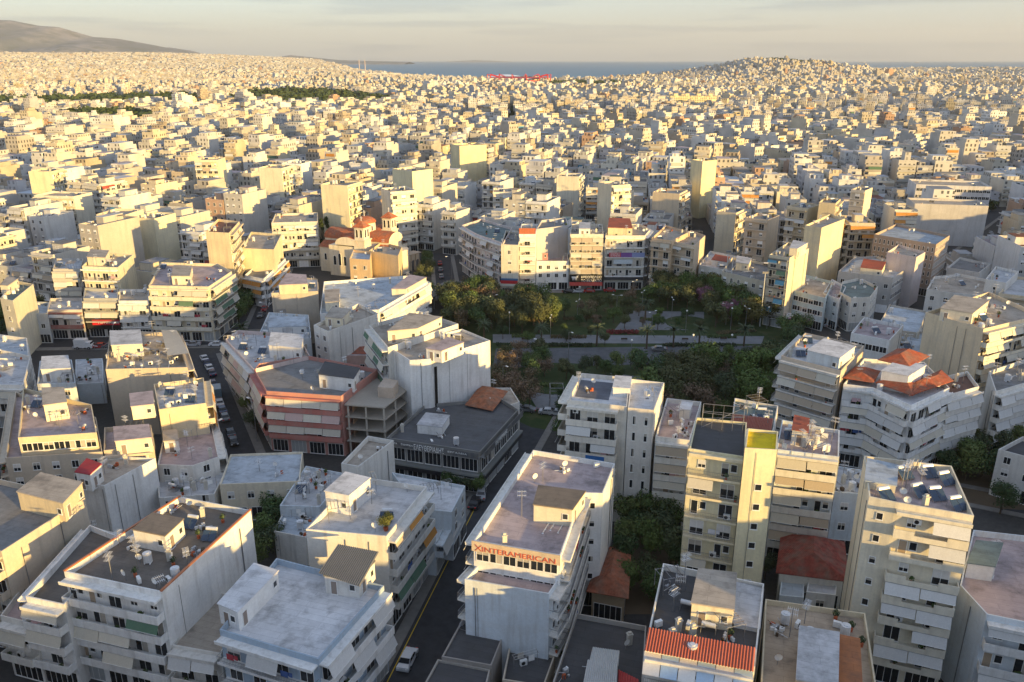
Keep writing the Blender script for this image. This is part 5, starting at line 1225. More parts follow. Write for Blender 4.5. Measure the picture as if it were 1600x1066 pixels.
def van(p, rz, body, cab, label, L=4.6):
    root = tag(empty('delivery_van', (p.x, p.y, .03), rz), label, 'van')
    MB().box(-L / 2, L / 2 - 1.3, -1, 1, .6, 2.9, 'car_paint').build('cargo_box', root, body)
    m = MB(); q = L / 2 - 1.25; m.v = [(q, -.95, .4), (q + 1.5, -.95, .4), (q + 1.5, -.95, 1.2), (q + 1.0, -.95, 2.1), (q, -.95, 2.1)]; m.v += [(x, .95, z) for x, y, z in m.v]
    m.f = [(0, 1, 2, 3, 4), (9, 8, 7, 6, 5)] + [((i + 1) % 5, i, 5 + i, 5 + (i + 1) % 5) for i in range(5)]; m.m = [m.mi('car_paint')] * 7; m.build('cab', root, cab)
    MB().box(-.02, .02, -.8, .8, 0, .85, 'glass').build('windscreen', root, None, (q + 1.27, 0, 1.22))
    for x in (-L / 2 + .9, q + .7):
        for y in (-.95, .95): o = put(CW, 'wheel', root, None, (x, y, .42)); o.scale = (1.35,) * 3
van(gp(744, 442), R(-60), (.62, .60, .52), (.03, .12, .20), 'cream box truck with a blue cab in the street left of the corner shop', 6)
van(gp(340, 620), R(112), (.15, .25, .33), (.10, .18, .24), 'blue van with a white roof hatch parked in the narrow left street', 5)
van(gp(132, 545), R(0), (.75, .75, .75), (.75, .75, .75), 'white van on the boulevard beside the trees', 4.6)
# lamps
def lamp_meshes():
    pole = MB().bar((0, 0, 0), (0, 0, 8.4), .10, 'metal', 6, .06).mesh('pole')
    arm = MB().bar((0, 0, 8.3), (1.4, 0, 8.75), .05, 'metal', 5).mesh('arm')
    head = MB().box(-.1, .75, -.17, .17, -.09, .05, 'lamp_white').mesh('lamp_head')
    g = MB(); prev = None
    for s in range(7):
        t = -math.pi / 2 + s * math.pi / 6; ring = [(.33 * math.cos(t) * math.cos(i * .7854), .33 * math.cos(t) * math.sin(i * .7854), .33 * math.sin(t)) for i in range(8)]
        if prev:
            for i in range(8): g.face([prev[i], prev[(i + 1) % 8], ring[(i + 1) % 8], ring[i]], 'lamp_white')
        prev = ring
    return pole, arm, head, g.mesh('globe')
LP, LA, LH, LG = lamp_meshes()
def lamp(px, py, label, two=True, globe=False, rz=0, s=1.0, group='park lamps'):
    p = gp(px, py); root = tag(empty('street_lamp', (p.x, p.y, 0), rz), label, 'street lamp', group); root.scale = (s, s, s); pl = put(LP, 'pole', root)
    if globe: put(LG, 'lamp_globe', root, None, (0, 0, 8.6)); return
    a = put(LA, 'arm', root); put(LH, 'lamp_head', a, None, (1.35, 0, 8.75))
    if two: b = put(LA, 'arm', root, None, None, math.pi); put(LH, 'lamp_head', b, None, (1.35, 0, 8.75))
for px, py in ((771, 495), (816, 478), (847, 512), (796, 523), (902, 503), (860, 530), (1003, 488), (1018, 522), (1049, 500), (1071, 520), (1134, 508), (1141, 516), (1198, 514), (1164, 515), (905, 480), (990, 470), (963, 494)):
    lamp(px, py, 'slim park lamp with two white heads among the park trees', True, rC.random() < .25, rC.uniform(0, 3), .8)
for px, py in ((786, 617), (888, 560), (828, 572), (985, 575), (1080, 566), (1140, 566)): lamp(px, py, 'slim lamp beside the park road', False, rC.random() < .5, rC.uniform(0, 6), .9, 'lamps along the park road')
for px, py, w in ((674, 752, 'in front of the dark glazed shop'), (402, 690, 'below the salmon red block'), (344, 730, 'with an amber head at the foot of the left street'), (184, 560, 'beside the boulevard trees'), (420, 522, 'by the mouth of the side street'), (706, 440, 'left of the cream box truck'), (640, 500, 'behind the long white building')):
    lamp(px, py, 'tall street lamp ' + w, False, False, rC.uniform(0, 6), 1.1, None)
for px, py in ((1131, 470), (1139, 474), (1187, 510)):
    p = gp(px, py); root = tag(empty('flood_mast', (p.x, p.y, 0)), 'tall pale mast standing among the park trees', 'mast', 'tall masts in the park'); MB().bar((0, 0, 0), (0, 0, 17), .2, 'tank', 8, .12).build('pole', root); MB().box(-.9, .9, -.2, .2, 16.6, 17.2, 'metal').build('lamp_bar', root)
def market_tent(px, py, w, d, col_, label, h=2.6):
    p = gp(px, py); root = tag(empty('market_tent', (p.x, p.y, 0), -.3), label, 'tent'); m = MB(); a = [(-w/2, -d/2, h), (w/2, -d/2, h), (w/2, d/2, h), (-w/2, d/2, h)]
    for i in range(4): m.face([a[i], a[(i + 1) % 4], (0, 0, h + 1.4)], 'fabric')
    m.build('canopy', root, col_)
    for x in (-w/2, w/2):
        for y in (-d/2, d/2): put(sm('tpole', 'pole', lambda: MB().bar((0, 0, 0), (0, 0, 2.6), .06, 'metal', 5)), 'pole', root, None, (x * .97, y * .97, 0))
market_tent(1228, 508, 10, 7, (.72, .71, .72), 'white pointed market tent at the right end of the park')
market_tent(1246, 514, 8, 5, (.50, .24, .45), 'purple market tent beside the white pointed tent')
market_tent(1205, 497, 12, 5, (.50, .55, .62), 'long pale blue awning tent behind the white pointed tent')
market_tent(835, 467, 9, 4, (.55, .62, .70), 'pale blue stall roof on the square before the low white house')
market_tent(822, 463, 5, 4, (.60, .22, .18), 'small red stall roof beside the pale blue stall roof')
def pergola():
    A, B_ = gp(655, 488), gp(712, 458); d = B_ - A; root = tag(empty('canopy_shelter', (A.x, A.y, 0), math.atan2(d.y, d.x)), 'long brown roofed shelter between the white building and the park wood', 'shelter'); L = d.length
    MB().box(0, L, -3, 3, 4.0, 4.3, 'concrete').build('roof', root, (.16, .14, .12))
    for i in range(6):
        for y in (-2.7, 2.7): put(sm('shp', 'post', lambda: MB().box(-.12, .12, -.12, .12, 0, 4, 'concrete')), 'post', root, (.3, .3, .3), (L * i / 5 * .96 + .3, y, 0))
pergola()
def basket():
    p = gp(869, 640); root = tag(empty('playground_frame', (p.x, p.y, 0)), 'dark steel climbing frame beside the round lawn', 'climbing frame'); m = MB()
    for x in (-1.5, 1.5):
        for y in (-1.5, 1.5): m.bar((x, y, 0), (x, y, 6), .08, 'metal', 5)
    for z in (2, 4, 6):
        for a, b in (((-1.5, -1.5), (1.5, -1.5)), ((1.5, -1.5), (1.5, 1.5)), ((1.5, 1.5), (-1.5, 1.5)), ((-1.5, 1.5), (-1.5, -1.5))): m.bar((*a, z), (*b, z), .06, 'metal', 4)
    m.build('frame', root)
basket()
def hedge(px1, px2, w, h, color, label, name='hedge'):
    A, B_ = gp(*px1), gp(*px2); L = (B_ - A).length; rnd = random.Random(int(L * 10)); V = []; F = []
    for i in range(int(L * w * 26)):
        x, y, z = rnd.uniform(0, L), rnd.uniform(-w/2, w/2), rnd.uniform(.1, h); s = .22; t = Vector((rnd.gauss(0, 1), rnd.gauss(0, 1), rnd.gauss(0, 1))).normalized(); b = t.orthogonal().normalized(); k = len(V); p = Vector((x, y, z))
        V += [tuple(p - t * s), tuple(p + b * s), tuple(p + t * s), tuple(p - b * s)]; F.append((k, k + 1, k + 2, k + 3))
    me = bpy.data.meshes.new(name); me.from_pydata(V, [], F); me.materials.append(MAT['leaf']); d = B_ - A
    tag(put(me, name, None, color, (A.x, A.y, 0), math.atan2(d.y, d.x)), label, 'hedge')
for i, (x0, y0, x1, y1) in enumerate(((800, 527, 836, 527), (860, 528, 916, 528), (1105, 528, 1150, 528), (1000, 500, 1040, 503), (790, 500, 850, 503), (880, 500, 940, 497), (830, 600, 868, 606), (1120, 522, 1180, 518))):
    hedge((x0, y0), (x1, y1), 1.8, .8, rT.choice([(.06, .09, .03), (.09, .12, .04), (.10, .08, .04)]), 'low planted bed in the park, ' + ('near the left end of the promenade', 'left of the red hedge', 'right half of the promenade', 'above the red hedge', 'at the edge of the left wood', 'on the lawn before the middle trees', 'left of the round lawn', 'right end of the promenade')[i], 'planted_bed')
def bench(px, py, rz, label):
    p = gp(px, py); r_ = tag(empty('park_bench', (p.x, p.y, .1), rz), label, 'bench', 'park benches')
    MB().box(-.9, .9, -.25, .25, .42, .48, 'bark').build('seat', r_); MB().box(-.9, .9, .22, .28, .5, .95, 'bark').build('backrest', r_)
    for x in (-.75, .75): MB().box(x - .04, x + .04, -.22, .22, 0, .42, 'metal').build('leg', r_)
for i, (px, py) in enumerate(((820, 533), (888, 533), (975, 533), (1070, 533), (1130, 532), (1030, 492), (1080, 492))): bench(px, py, math.pi, 'dark park bench on the paved promenade, ' + ('far left', 'left', 'below the red hedge', 'right of the crossing', 'far right', 'by the paved circle', 'upper right')[i])
hedge((948, 521), (998, 521), 2.0, 1.0, (.16, .03, .03), 'dark red flower hedge on the park promenade')
hedge((775, 541), (925, 541), 1.6, .9, (.03, .045, .02), 'long clipped hedge left of the crossing on the promenade')
hedge((1035, 541), (1150, 541), 1.6, .9, (.03, .045, .02), 'long clipped hedge right of the crossing on the promenade')
# ------------------------------------------------------------------ taller blocks farther out, each on its own
def tower(xl, yl, xr, yr, depth, h, code, wall, label, roof=rTAN, near=False, pent=True, aw='cwt'):
    a, b = gp(xl, yl, h + .9), gp(xr, yr, h + .9); d = (b - a).normalized(); n = Vector((-d.y, d.x)) * depth
    return bld(label, None, h, code, wall, roof, world_poly=[a, b, b + n, a + n], near=near, n=2, heat=1, ant=1, seed=int(xl * 3 + yl), aw=aw)
for t in ((501, 288, 543, 290, 13, 27, 'xrxx', (.76, .70, .50), 'tall cream block with a big blank sunlit front, behind the church cypresses'),
          (610, 300, 650, 297, 12, 25, 'bxxx', (.72, .69, .60), 'tall balcony block behind the church dome, on its right'),
          (644, 268, 676, 264, 14, 29, 'xxxx', (.76, .70, .48), 'tall block with a sunlit upper wall behind the right side of the church'),
          (718, 228, 760, 226, 14, 28, 'xrxx', (.74, .66, .42), 'pair like cream tower standing above the roofs beyond the corner shop'),
          (404, 262, 440, 263, 14, 24, 'xrxx', (.76, .72, .56), 'sunlit block with a blank yellow wall far behind the cypresses'),
          (304, 250, 340, 250, 12, 26, 'rxxx', (.74, .68, .50), 'cream block with rows of balconies on the far left side of the city'),
          (440, 255, 470, 256, 12, 22, 'rxxx', WHITE, 'white balcony block right of the sunlit blank yellow wall'),
          (1098, 252, 1120, 250, 8, 28, 'xxxx', (.76, .68, .44), 'yellow tower with a blank wall above the roofs on the right'),
          (956, 290, 985, 288, 12, 25, 'rxxx', (.72, .66, .52), 'slender cream tower behind the butcher shop row'),
          (870, 275, 905, 276, 12, 22, 'xrxx', (.74, .70, .58), 'cream block beyond the grey end wall'),
          (1165, 340, 1200, 344, 12, 22, 'rxxx', (.60, .50, .38), 'tan tower with stacked balconies behind the narrow tower with the blue awning'),
          (1120, 330, 1150, 333, 12, 20, 'xrxx', (.70, .62, .46), 'cream block with a lit corner, behind the low white house row'),
          (1230, 322, 1262, 326, 12, 23, 'rxxx', (.66, .56, .40), 'block with rust coloured balconies left of the sunlit cream tower'),
          (1430, 318, 1545, 322, 16, 17, 'xxxx', (.58, .56, .54), 'very wide plain grey white wall near the right edge'),
          (1432, 288, 1550, 292, 20, 17, 'gxxx', (.66, .65, .66), 'long pale industrial block with a light roof near the right edge'),
          (1280, 316, 1306, 318, 12, 26, 'xrxx', (.72, .60, .38), 'narrow sunlit tower left of the wide grey white wall'),
          (53, 305, 115, 307, 12, 20, 'rxxx', (.74, .70, .58), 'white block with four balcony rows and a sunlit roof room, left side'),
          (44, 268, 80, 268, 12, 25, 'xrxx', (.74, .68, .48), 'cream tower near the left edge'),
          (150, 335, 195, 336, 13, 20, 'rxxx', (.70, .62, .48), 'cream block with a brown tiled top and balcony rows'),
          (206, 340, 240, 342, 13, 18, 'xxxx', (.76, .70, .50), 'sunlit block with a slanting white gable beside the brown tiled top'),
          (770, 300, 800, 300, 12, 20, 'rxxx', (.72, .68, .60), 'white balcony block behind the corner shop'),
          (1020, 300, 1062, 303, 13, 21, 'xrxx', (.66, .56, .42), 'tan block with a plain wall above the tan balcony blocks'),
          (690, 330, 712, 332, 12, 17, 'bxxx', (.68, .66, .60), 'grey white block with green trimmed balconies left of the corner block'),
          (1330, 296, 1352, 298, 11, 24, 'rxxx', (.70, .62, .50), 'slender block between the sunlit towers on the right')):
    tower(*t)
# ------------------------------------------------------------------ city lots
rng = np.random.default_rng(4)
def lots():
    out = []
    seeds = [(0, 180, -17.7), (-300, 420, -12), (250, 420, -8), (0, 620, -20), (-150, 330, -22)]
    for Y in np.arange(800, 12000, 430):
        step = 430
        for X in np.arange(-9000, 5200, 430):
            if abs(X) < .70 * Y + 500: seeds.append((X + rng.uniform(-120, 120), Y + rng.uniform(-120, 120), rng.uniform(-45, 45)))
    seeds += [(x, y, rng.uniform(-25, 5)) for x in (-500, 500) for y in (0, 500)] + [(500, -200, -10), (0, -250, -15), (300, 100, -14)]
    S = np.array(seeds)
    for k, (sx_, sy_, a) in enumerate(seeds):
        far = sy_ > 3600; q = 1.0 if not far else (1.75 if sy_ < 6500 else 2.5)
        bw, bh, st = 52 * q, 38 * q, 9 * q; ca, sa = math.cos(R(a)), math.sin(R(a)); n = int(420 / (bw + st)) + 2
        ii, jj = np.meshgrid(np.arange(-n, n + 1), np.arange(-n - 2, n + 3)); ii = ii.ravel(); jj = jj.ravel()
        for c4 in range(5):
            for r2 in range(2):
                lx = ii * (bw + st) + (c4 - 2) * bw / 5; ly = jj * (bh + st) + (r2 - .5) * bh / 2
                hw = bw / 10 * rng.uniform(.78, 1.0, len(ii)); hd = bh / 4 * rng.uniform(.72, .98, len(ii)); ly = ly + (r2 - .5) * 2 * (bh / 4 - hd)
                X = sx_ + lx * ca - ly * sa; Y = sy_ + lx * sa + ly * ca
                d = (X[:, None] - S[None, :, 0]) ** 2 + (Y[:, None] - S[None, :, 1]) ** 2
                own = d.argmin(1) == k
                face = np.full(len(ii), R(a) + (0 if r2 == 0 else math.pi))
                for t in np.nonzero(own)[0]: out.append((X[t], Y[t], hw[t], hd[t], face[t], q))
    return np.array(out)
LT = lots()
X, Y = LT[:, 0], LT[:, 1]
keep = on_land(X + 0, np.maximum(Y + 25, 1)) | (Y < 500)
wedge = (np.abs(X) < .66 * Y + 40)
nearoff = ((~wedge & (Y >= 70)) | (Y < 44) | ((Y < 70) & (np.abs(X) > .72 * Y + 22))) & (np.abs(X) < 420) & (Y > -300) & (Y < 500) & (X > -160)
keep &= (wedge & (Y >= 70)) | nearoff
HAND = [gp(x, y) for x, y in ((-400, 1500), (-220, 560), (-20, 478), (120, 486), (232, 486), (400, 440), (470, 400), (560, 388), (690, 425), (720, 440), (900, 432), (1090, 420), (1210, 440), (1300, 486), (1340, 500), (1440, 500), (1500, 480), (1720, 520), (2100, 700), (2000, 1500))]
hx = np.array([p.x for p in HAND]); hy = np.array([p.y for p in HAND])
def inpoly(X, Y, px_, py_):
    r = np.zeros(len(X), bool); k = len(px_)
    for i in range(k):
        x0, y0, x1, y1 = px_[i], py_[i], px_[i - 1], py_[i - 1]
        with np.errstate(all='ignore'): r ^= ((y0 > Y) != (y1 > Y)) & (X < (x1 - x0) * (Y - y0) / (y1 - y0) + x0)
    return r
keep &= ~(inpoly(X, Y, hx, hy) & wedge & (Y >= 70))
LT = LT[keep]; X, Y = LT[:, 0], LT[:, 1]
near_m = Y < 620
bad = np.zeros(len(LT), bool)
for poly in BUILT + ROADS + [PARK]:
    cx = sum(p.x for p in poly) / len(poly); cy = sum(p.y for p in poly) / len(poly); rr = max((p - Vector((cx, cy))).length for p in poly)
    idx = np.nonzero(near_m & ~bad & ((X - cx) ** 2 + (Y - cy) ** 2 < (rr + 16) ** 2))[0]
    if not len(idx): continue
    qx = np.array([p.x for p in poly]); qy = np.array([p.y for p in poly])
    for t in idx:
        x, y, hw, hd, a, q = LT[t]; ca, sa = math.cos(a), math.sin(a); cs = [(x + u * hw * ca - v * hd * sa, y + u * hw * sa + v * hd * ca) for u in (-1, 0, 1) for v in (-1, 0, 1)]
        P9 = np.array(cs)
        if inpoly(P9[:, 0], P9[:, 1], qx, qy).any(): bad[t] = True; continue
        for p in poly:
            dx, dy = p.x - x, p.y - y
            if abs(dx * ca + dy * sa) < hw and abs(-dx * sa + dy * ca) < hd: bad[t] = True; break
# open ground and tree belts kept clear of buildings: pixel outlines on the ground
BELTS = [((0, 178), (0, 166), (120, 160), (290, 158), (330, 166), (300, 174)), ((360, 168), (400, 150), (470, 149), (560, 156), (620, 164), (600, 174), (460, 172)), ((850, 138), (870, 131), (960, 133), (1000, 141), (920, 143)), ((90, 196), (130, 192), (260, 196), (240, 204))]
for bl in BELTS:
    P = [gp(x, y) for x, y in bl]; bad |= inpoly(X, Y, np.array([p.x for p in P]), np.array([p.y for p in P]))
bad |= (np.hypot(X - 1060, Y - 3330) < 120)
bad |= (np.abs(X - 60) < 190) & (np.abs(Y - 2960) < 130)
LT = LT[~bad]; X, Y = LT[:, 0], LT[:, 1]
bigl = (rng.uniform(0, 1, len(LT)) < .06) & (Y > 700)
LT[bigl, 2] *= rng.uniform(1.3, 2.4, bigl.sum()); LT[bigl, 3] *= rng.uniform(1.0, 1.5, bigl.sum())
street = (rng.uniform(0, 1, len(LT)) < .09) & (Y > 650)
LT = LT[~street]; X, Y = LT[:, 0], LT[:, 1]
N = len(LT)
fl = rng.choice([2, 3, 4, 5, 6, 7], N, p=[.15, .2, .22, .22, .15, .06]).astype(float)
dens = rng.uniform(0, 1, N)
H_ = fl * 3.0 + .6; H_[(X > 0) & (Y < 480) & (X > .45 * Y)] *= .75
off = (Y < 70) | (np.abs(X) > .66 * Y + 40)
H_[off] = rng.uniform(18, 23.5, off.sum())  # unseen city blocks out of frame, kept tall to cast shade on the foreground
H_[Y > 3600] *= .9
palette = np.array([WHITE, CREAM, OFFW, (.72, .68, .58), (.70, .60, .44), (.60, .56, .50), (.56, .48, .38), (.74, .70, .62), (.62, .42, .30), (.66, .66, .68), (.76, .66, .44)])
colr = np.where(Y > 500, .84, .92)[:, None] * palette[rng.choice(len(palette), N, p=[.26, .10, .17, .11, .05, .07, .06, .07, .02, .08, .01])] * rng.uniform(.74, 1.04, (N, 1))
froof = np.array([rGREY, rLIGHT, rPINK, rTAN, rBLUE, rGREEN, (.36, .37, .40), (.34, .13, .08)])
rcol = froof[rng.choice(len(froof), N, p=[.2, .22, .13, .16, .1, .04, .13, .02])] * rng.uniform(.6, 1.05, (N, 1))
order = np.argsort(np.where(off, 1e9, np.hypot(X, Y)))
n_hand = sum(1 for o in bpy.data.objects if o.parent is None and o.get('category') == 'building')
NEAR_N = max(0, 298 - n_hand)
print('hand buildings', n_hand, 'auto', NEAR_N, 'lots', N)
LM = [('the domed church', 566, 420), ('the butcher shop', 917, 440), ('the striped office block', 1430, 400), ('the peach fronted block', 345, 400), ('the sunlit cream tower', 1290, 400), ('the red shop sign', 160, 500), ('the blue awning tower', 1218, 450), ('the red and white shop sign', 795, 440), ('the cypress trees', 505, 396), ('the wide grey white wall', 1490, 380), ('the tan balcony blocks', 1060, 420)]
LM = [(n, gp(x, y)) for n, x, y in LM]
NUM = {2: 'two', 3: 'three', 4: 'four', 5: 'five', 6: 'six', 7: 'seven', 8: 'eight'}
def cname(c):
    r_, g_, b_ = c
    if r_ > .62 and b_ / r_ > .90: return 'white'
    if r_ > .58 and b_ / r_ > .80: return 'off white'
    if b_ / r_ > .9: return 'grey'
    if r_ > .62: return 'cream' if b_ / r_ > .68 else 'yellow cream'
    if r_ > .5 and b_ / r_ < .6: return 'brownish'
    return 'beige'
made = []
rA_ = random.Random(31)
for t in order[:NEAR_N]:
    x, y, hw, hd, a, q = LT[t]; ca, sa = math.cos(a), math.sin(a)
    poly = [Vector((x + u * hw * ca - v * hd * sa, y + u * hw * sa + v * hd * ca)) for u, v in ((-1, -1), (1, -1), (1, 1), (-1, 1))]
    code = rA_.choice(('bxbx', 'rxax', 'axrx', 'brxx', 'rbrx', 'bxxr', 'wxwx', 'nxbx', 'wxrx')); h = float(H_[t]); gf = 3.6
    aw = rA_.choice(('c', 'cw', 'ct', 'cg', 'w', 'co', 'cb', 'cr'))
    # attic room
    m_ = (poly[0] + poly[1] + poly[2] + poly[3]) / 4; e = .45
    root, c = bld('', None, h, code, tuple(colr[t]), tuple(rcol[t]), world_poly=poly, near=False, n=rA_.choice((2, 3, 4)), heat=rA_.choice((0, 1, 2)), ant=rA_.choice((0, 1, 2)), seed=int(t), aw=aw, gf=gf, group='apartment blocks around and beyond the park')
    dx, dy = rA_.uniform(-.25, .25) * hw, rA_.uniform(-.2, .3) * hd; w2, d2 = hw * rA_.uniform(.3, .6), hd * rA_.uniform(.3, .5); ph_ = rA_.choice((2.5, 2.7, 3.0))
    m2 = MB(); Q = [Vector(((dx + u * w2) * ca - (dy + v * d2) * sa, (dx + u * w2) * sa + (dy + v * d2) * ca)) for u, v in ((-1, -1), (1, -1), (1, 1), (-1, 1))]
    m2.prism(Q, h - .05, h + ph_, 'plaster', top=False); o = m2.build('stairhead', root, tuple(colr[t])); r2_ = MB(); r2_.prism(inset(Q, -.12), h + ph_, h + ph_ + .15, 'plaster', True, True, 'roofing'); r2_.build('stairhead_roof', o, tuple(rcol[t]))
    lm = min(LM, key=lambda l: (l[1] - Vector((x, y))).length); d = Vector((x, y)) - lm[1]
    word = ('behind' if d.y > abs(d.x) else 'left of' if d.x < 0 else 'right of') if d.y > 15 or abs(d.x) > 20 else 'beside'
    if d.y > 25 and abs(d.x) > .4 * d.y: word = ('behind and left of' if d.x < 0 else 'behind and right of')
    feat = {'c': 'cream awnings', 'w': 'white awnings', 'g': 'green awnings', 't': 'tan awnings', 'o': 'orange awnings', 'b': 'blue awnings', 'r': 'red awnings'}[aw[-1]] if code[0] in 'bran' or code[2] in 'bran' else 'rows of windows'
    made.append((root, '%s %s storey block, %s, %s %s' % (cname(colr[t]), NUM.get(int(fl[t]) , 'eight'), feat, word, lm[0]), x / y, d.length))
from collections import defaultdict
gr = defaultdict(list)
for m_ in made: gr[m_[1]].append(m_)
ORD = ['first', 'second', 'third', 'fourth', 'fifth', 'sixth', 'seventh', 'eighth', 'ninth', 'tenth']
for k, v in gr.items():
    if len(v) == 1: v[0][0]['label'] = k; continue
    v.sort(key=lambda q: q[3])
    for i, q in enumerate(v): q[0]['label'] = k + (', nearest' if i == 0 else ', %s nearest' % ORD[min(i, 9)])
rest = order[NEAR_N:]
# ------------------------------------------------------------------ the rest of the city as one mass
VV, FF, CC, UU = [], [], [], []
nv = 0
def boxes(cx, cy, hx_, hy_, a, z0, z1, cw, cr, al, roof=True, sides=4):
    """boxes for arrays of centres, half sizes, headings and heights"""
    global nv
    n = len(cx)
    if n == 0: return
    ca, sa = np.cos(a), np.sin(a); co = np.array([(-1, -1), (1, -1), (1, 1), (-1, 1)], float)
    px_ = cx[:, None] + co[None, :, 0] * (hx_ * ca)[:, None] - co[None, :, 1] * (hy_ * sa)[:, None]
    py_ = cy[:, None] + co[None, :, 0] * (hx_ * sa)[:, None] + co[None, :, 1] * (hy_ * ca)[:, None]
    lo = np.stack([px_, py_, np.repeat(z0[:, None], 4, 1)], -1); hi = np.stack([px_, py_, np.repeat(z1[:, None], 4, 1)], -1)
    v = np.concatenate([lo, hi], 1).reshape(-1, 3); base = nv + np.arange(n)[:, None] * 8
    fs = [base + np.array(q) for q in ((0, 1, 5, 4), (1, 2, 6, 5), (2, 3, 7, 6), (3, 0, 4, 7))][:sides]
    hgt = z1 - z0; r0 = rng.integers(0, 40, n) * 2.6
    for i, f in enumerate(fs):
        L = (hx_ if i % 2 == 0 else hy_) * 2
        uv_ = np.stack([np.stack([r0, r0 * 0], -1), np.stack([r0 + L, r0 * 0], -1), np.stack([r0 + L, hgt], -1), np.stack([r0, hgt], -1)], 1)
        FF.append(f); UU.append(uv_); k = al if i % 2 == 0 else al * (rng.uniform(0, 1, n) < .25)
        CC.append(np.concatenate([np.repeat(cw[:, None, :], 4, 1), np.repeat(np.asarray(k, float)[:, None, None], 4, 1)], -1))
    if roof:
        FF.append(base + np.array((4, 5, 6, 7))); UU.append(np.zeros((n, 4, 2))); CC.append(np.concatenate([np.repeat(cr[:, None, :], 4, 1), np.zeros((n, 4, 1))], -1))
    VV.append(v); nv += n * 8
T = rest; x, y, hw, hd, a, q = [LT[T, i] for i in range(6)]; z = height(x, y); h = H_[T]; cw = colr[T]; cr = rcol[T]; dist = np.hypot(x, y); one = np.ones(len(T))
big = rng.uniform(0, 1, len(T)) < .035; h = np.where(big & ~off[T], h + 8, h)
boxes(x, y, hw, hd, a, z - 6, z + h, cw, cr, one * .9)
pw, pd = hw * rng.uniform(.3, .65, len(T)), hd * rng.uniform(.3, .6, len(T)); ox, oy = rng.uniform(-.35, .35, len(T)) * hw, rng.uniform(-.3, .4, len(T)) * hd
boxes(x + ox * np.cos(a) - oy * np.sin(a), y + ox * np.sin(a) + oy * np.cos(a), pw, pd, a, z + h, z + h + rng.choice([2.4, 2.8, 5.2], len(T), p=[.45, .4, .15]), cw, cr, one * .5)
sb = np.nonzero((rng.uniform(0, 1, len(T)) < .5) & (dist < 3000))[0]; f_ = rng.uniform(.55, .85, len(sb))
boxes(x[sb] + np.sin(a[sb]) * hd[sb] * -(1 - f_) * .9, y[sb] + np.cos(a[sb]) * hd[sb] * (1 - f_) * .9, hw[sb] * rng.uniform(.8, .98, len(sb)), hd[sb] * f_, a[sb], (z + h)[sb] - .01, (z + h)[sb] + 2.9, cw[sb], cr[sb], one[sb] * .9)
s = dist < 1500                                                   # parapets, balconies and rooftop gear as far as they show
for sgn, ax in ((-1, 0), (1, 0), (-1, 1), (1, 1)):
    i = np.nonzero(s)[0]
    if ax == 0: boxes(x[i] - sgn * (hd[i] - .1) * np.sin(a[i]), y[i] + sgn * (hd[i] - .1) * np.cos(a[i]), hw[i], np.full(len(i), .1), a[i], (z + h)[i] - .01, (z + h)[i] + .85, cw[i], cw[i], one[i] * 0)
    else: boxes(x[i] + sgn * (hw[i] - .1) * np.cos(a[i]), y[i] + sgn * (hw[i] - .1) * np.sin(a[i]), np.full(len(i), .1), hd[i] - .2, a[i], (z + h)[i] - .01, (z + h)[i] + .85, cw[i], cw[i], one[i] * 0)
awc = np.array([AWN['c'], AWN['w'], AWN['t'], AWN['g'], AWN['o'], AWN['b']])
for side in (-1, 1):
    hb = rng.uniform(0, 1, len(T)) < .8
    for k in range(7):
        i = np.nonzero(s & hb & (h > 3.6 + 3 * k + 2.4))[0]; zz = z[i] + 3.6 + 3 * k; of = hd[i] + .6
        X2, Y2 = x[i] - side * of * np.sin(a[i]), y[i] + side * of * np.cos(a[i])
        boxes(X2, Y2, hw[i] - .2, np.full(len(i), .6), a[i], zz - .12, zz + .95, cw[i] * .98, cr[i], one[i] * 0)
        j = i[rng.uniform(0, 1, len(i)) < .45]; zz = z[j] + 3.6 + 3 * k; of = hd[j] + 1.25; w_ = hw[j] * rng.uniform(.3, .9, len(j)); sx_ = rng.uniform(-1, 1, len(j)) * (hw[j] - w_) * .9
        ac = awc[rng.choice(6, len(j), p=[.45, .25, .15, .06, .05, .04])] * rng.uniform(.85, 1.05, (len(j), 1))
        boxes(x[j] + sx_ * np.cos(a[j]) - side * of * np.sin(a[j]), y[j] + sx_ * np.sin(a[j]) + side * of * np.cos(a[j]), w_, np.full(len(j), .05), a[j], zz + 1.0, zz + 2.7, ac, ac, one[j] * 0)
for k in range(7):
    i = np.nonzero((dist < (2400 if k < 2 else 1500 if k < 4 else 900)) & (rng.uniform(0, 1, len(T)) < .8))[0]; u, v = rng.uniform(-.85, .85, len(i)) * hw[i], rng.uniform(-.85, .85, len(i)) * hd[i]
    dark = rng.uniform(0, 1, (len(i), 1)) < .4; cc = np.where(dark, np.array([[.05, .06, .08]]), np.array([[.62, .61, .58]]))
    boxes(x[i] + u * np.cos(a[i]) - v * np.sin(a[i]), y[i] + u * np.sin(a[i]) + v * np.cos(a[i]), rng.uniform(.25, 1.1, len(i)), rng.uniform(.2, .9, len(i)), a[i] + rng.uniform(-.5, .5, len(i)), (z + h)[i], (z + h)[i] + rng.uniform(.5, 1.9, len(i)), cc, cc, one[i] * 0)
V = np.concatenate(VV); F = np.concatenate(FF); C4 = np.concatenate(CC).reshape(-1, 4); UVs = np.concatenate(UU).reshape(-1, 2)
me = bpy.data.meshes.new('distant_city'); me.vertices.add(len(V)); me.vertices.foreach_set('co', V.ravel()); me.loops.add(len(F) * 4); me.loops.foreach_set('vertex_index', F.ravel().astype(np.int32))
me.polygons.add(len(F)); me.polygons.foreach_set('loop_start', np.arange(0, len(F) * 4, 4, dtype=np.int32)); me.update(calc_edges=True)
ca_ = me.color_attributes.new('Col', 'FLOAT_COLOR', 'CORNER'); ca_.data.foreach_set('color', C4.ravel().astype(np.float32))
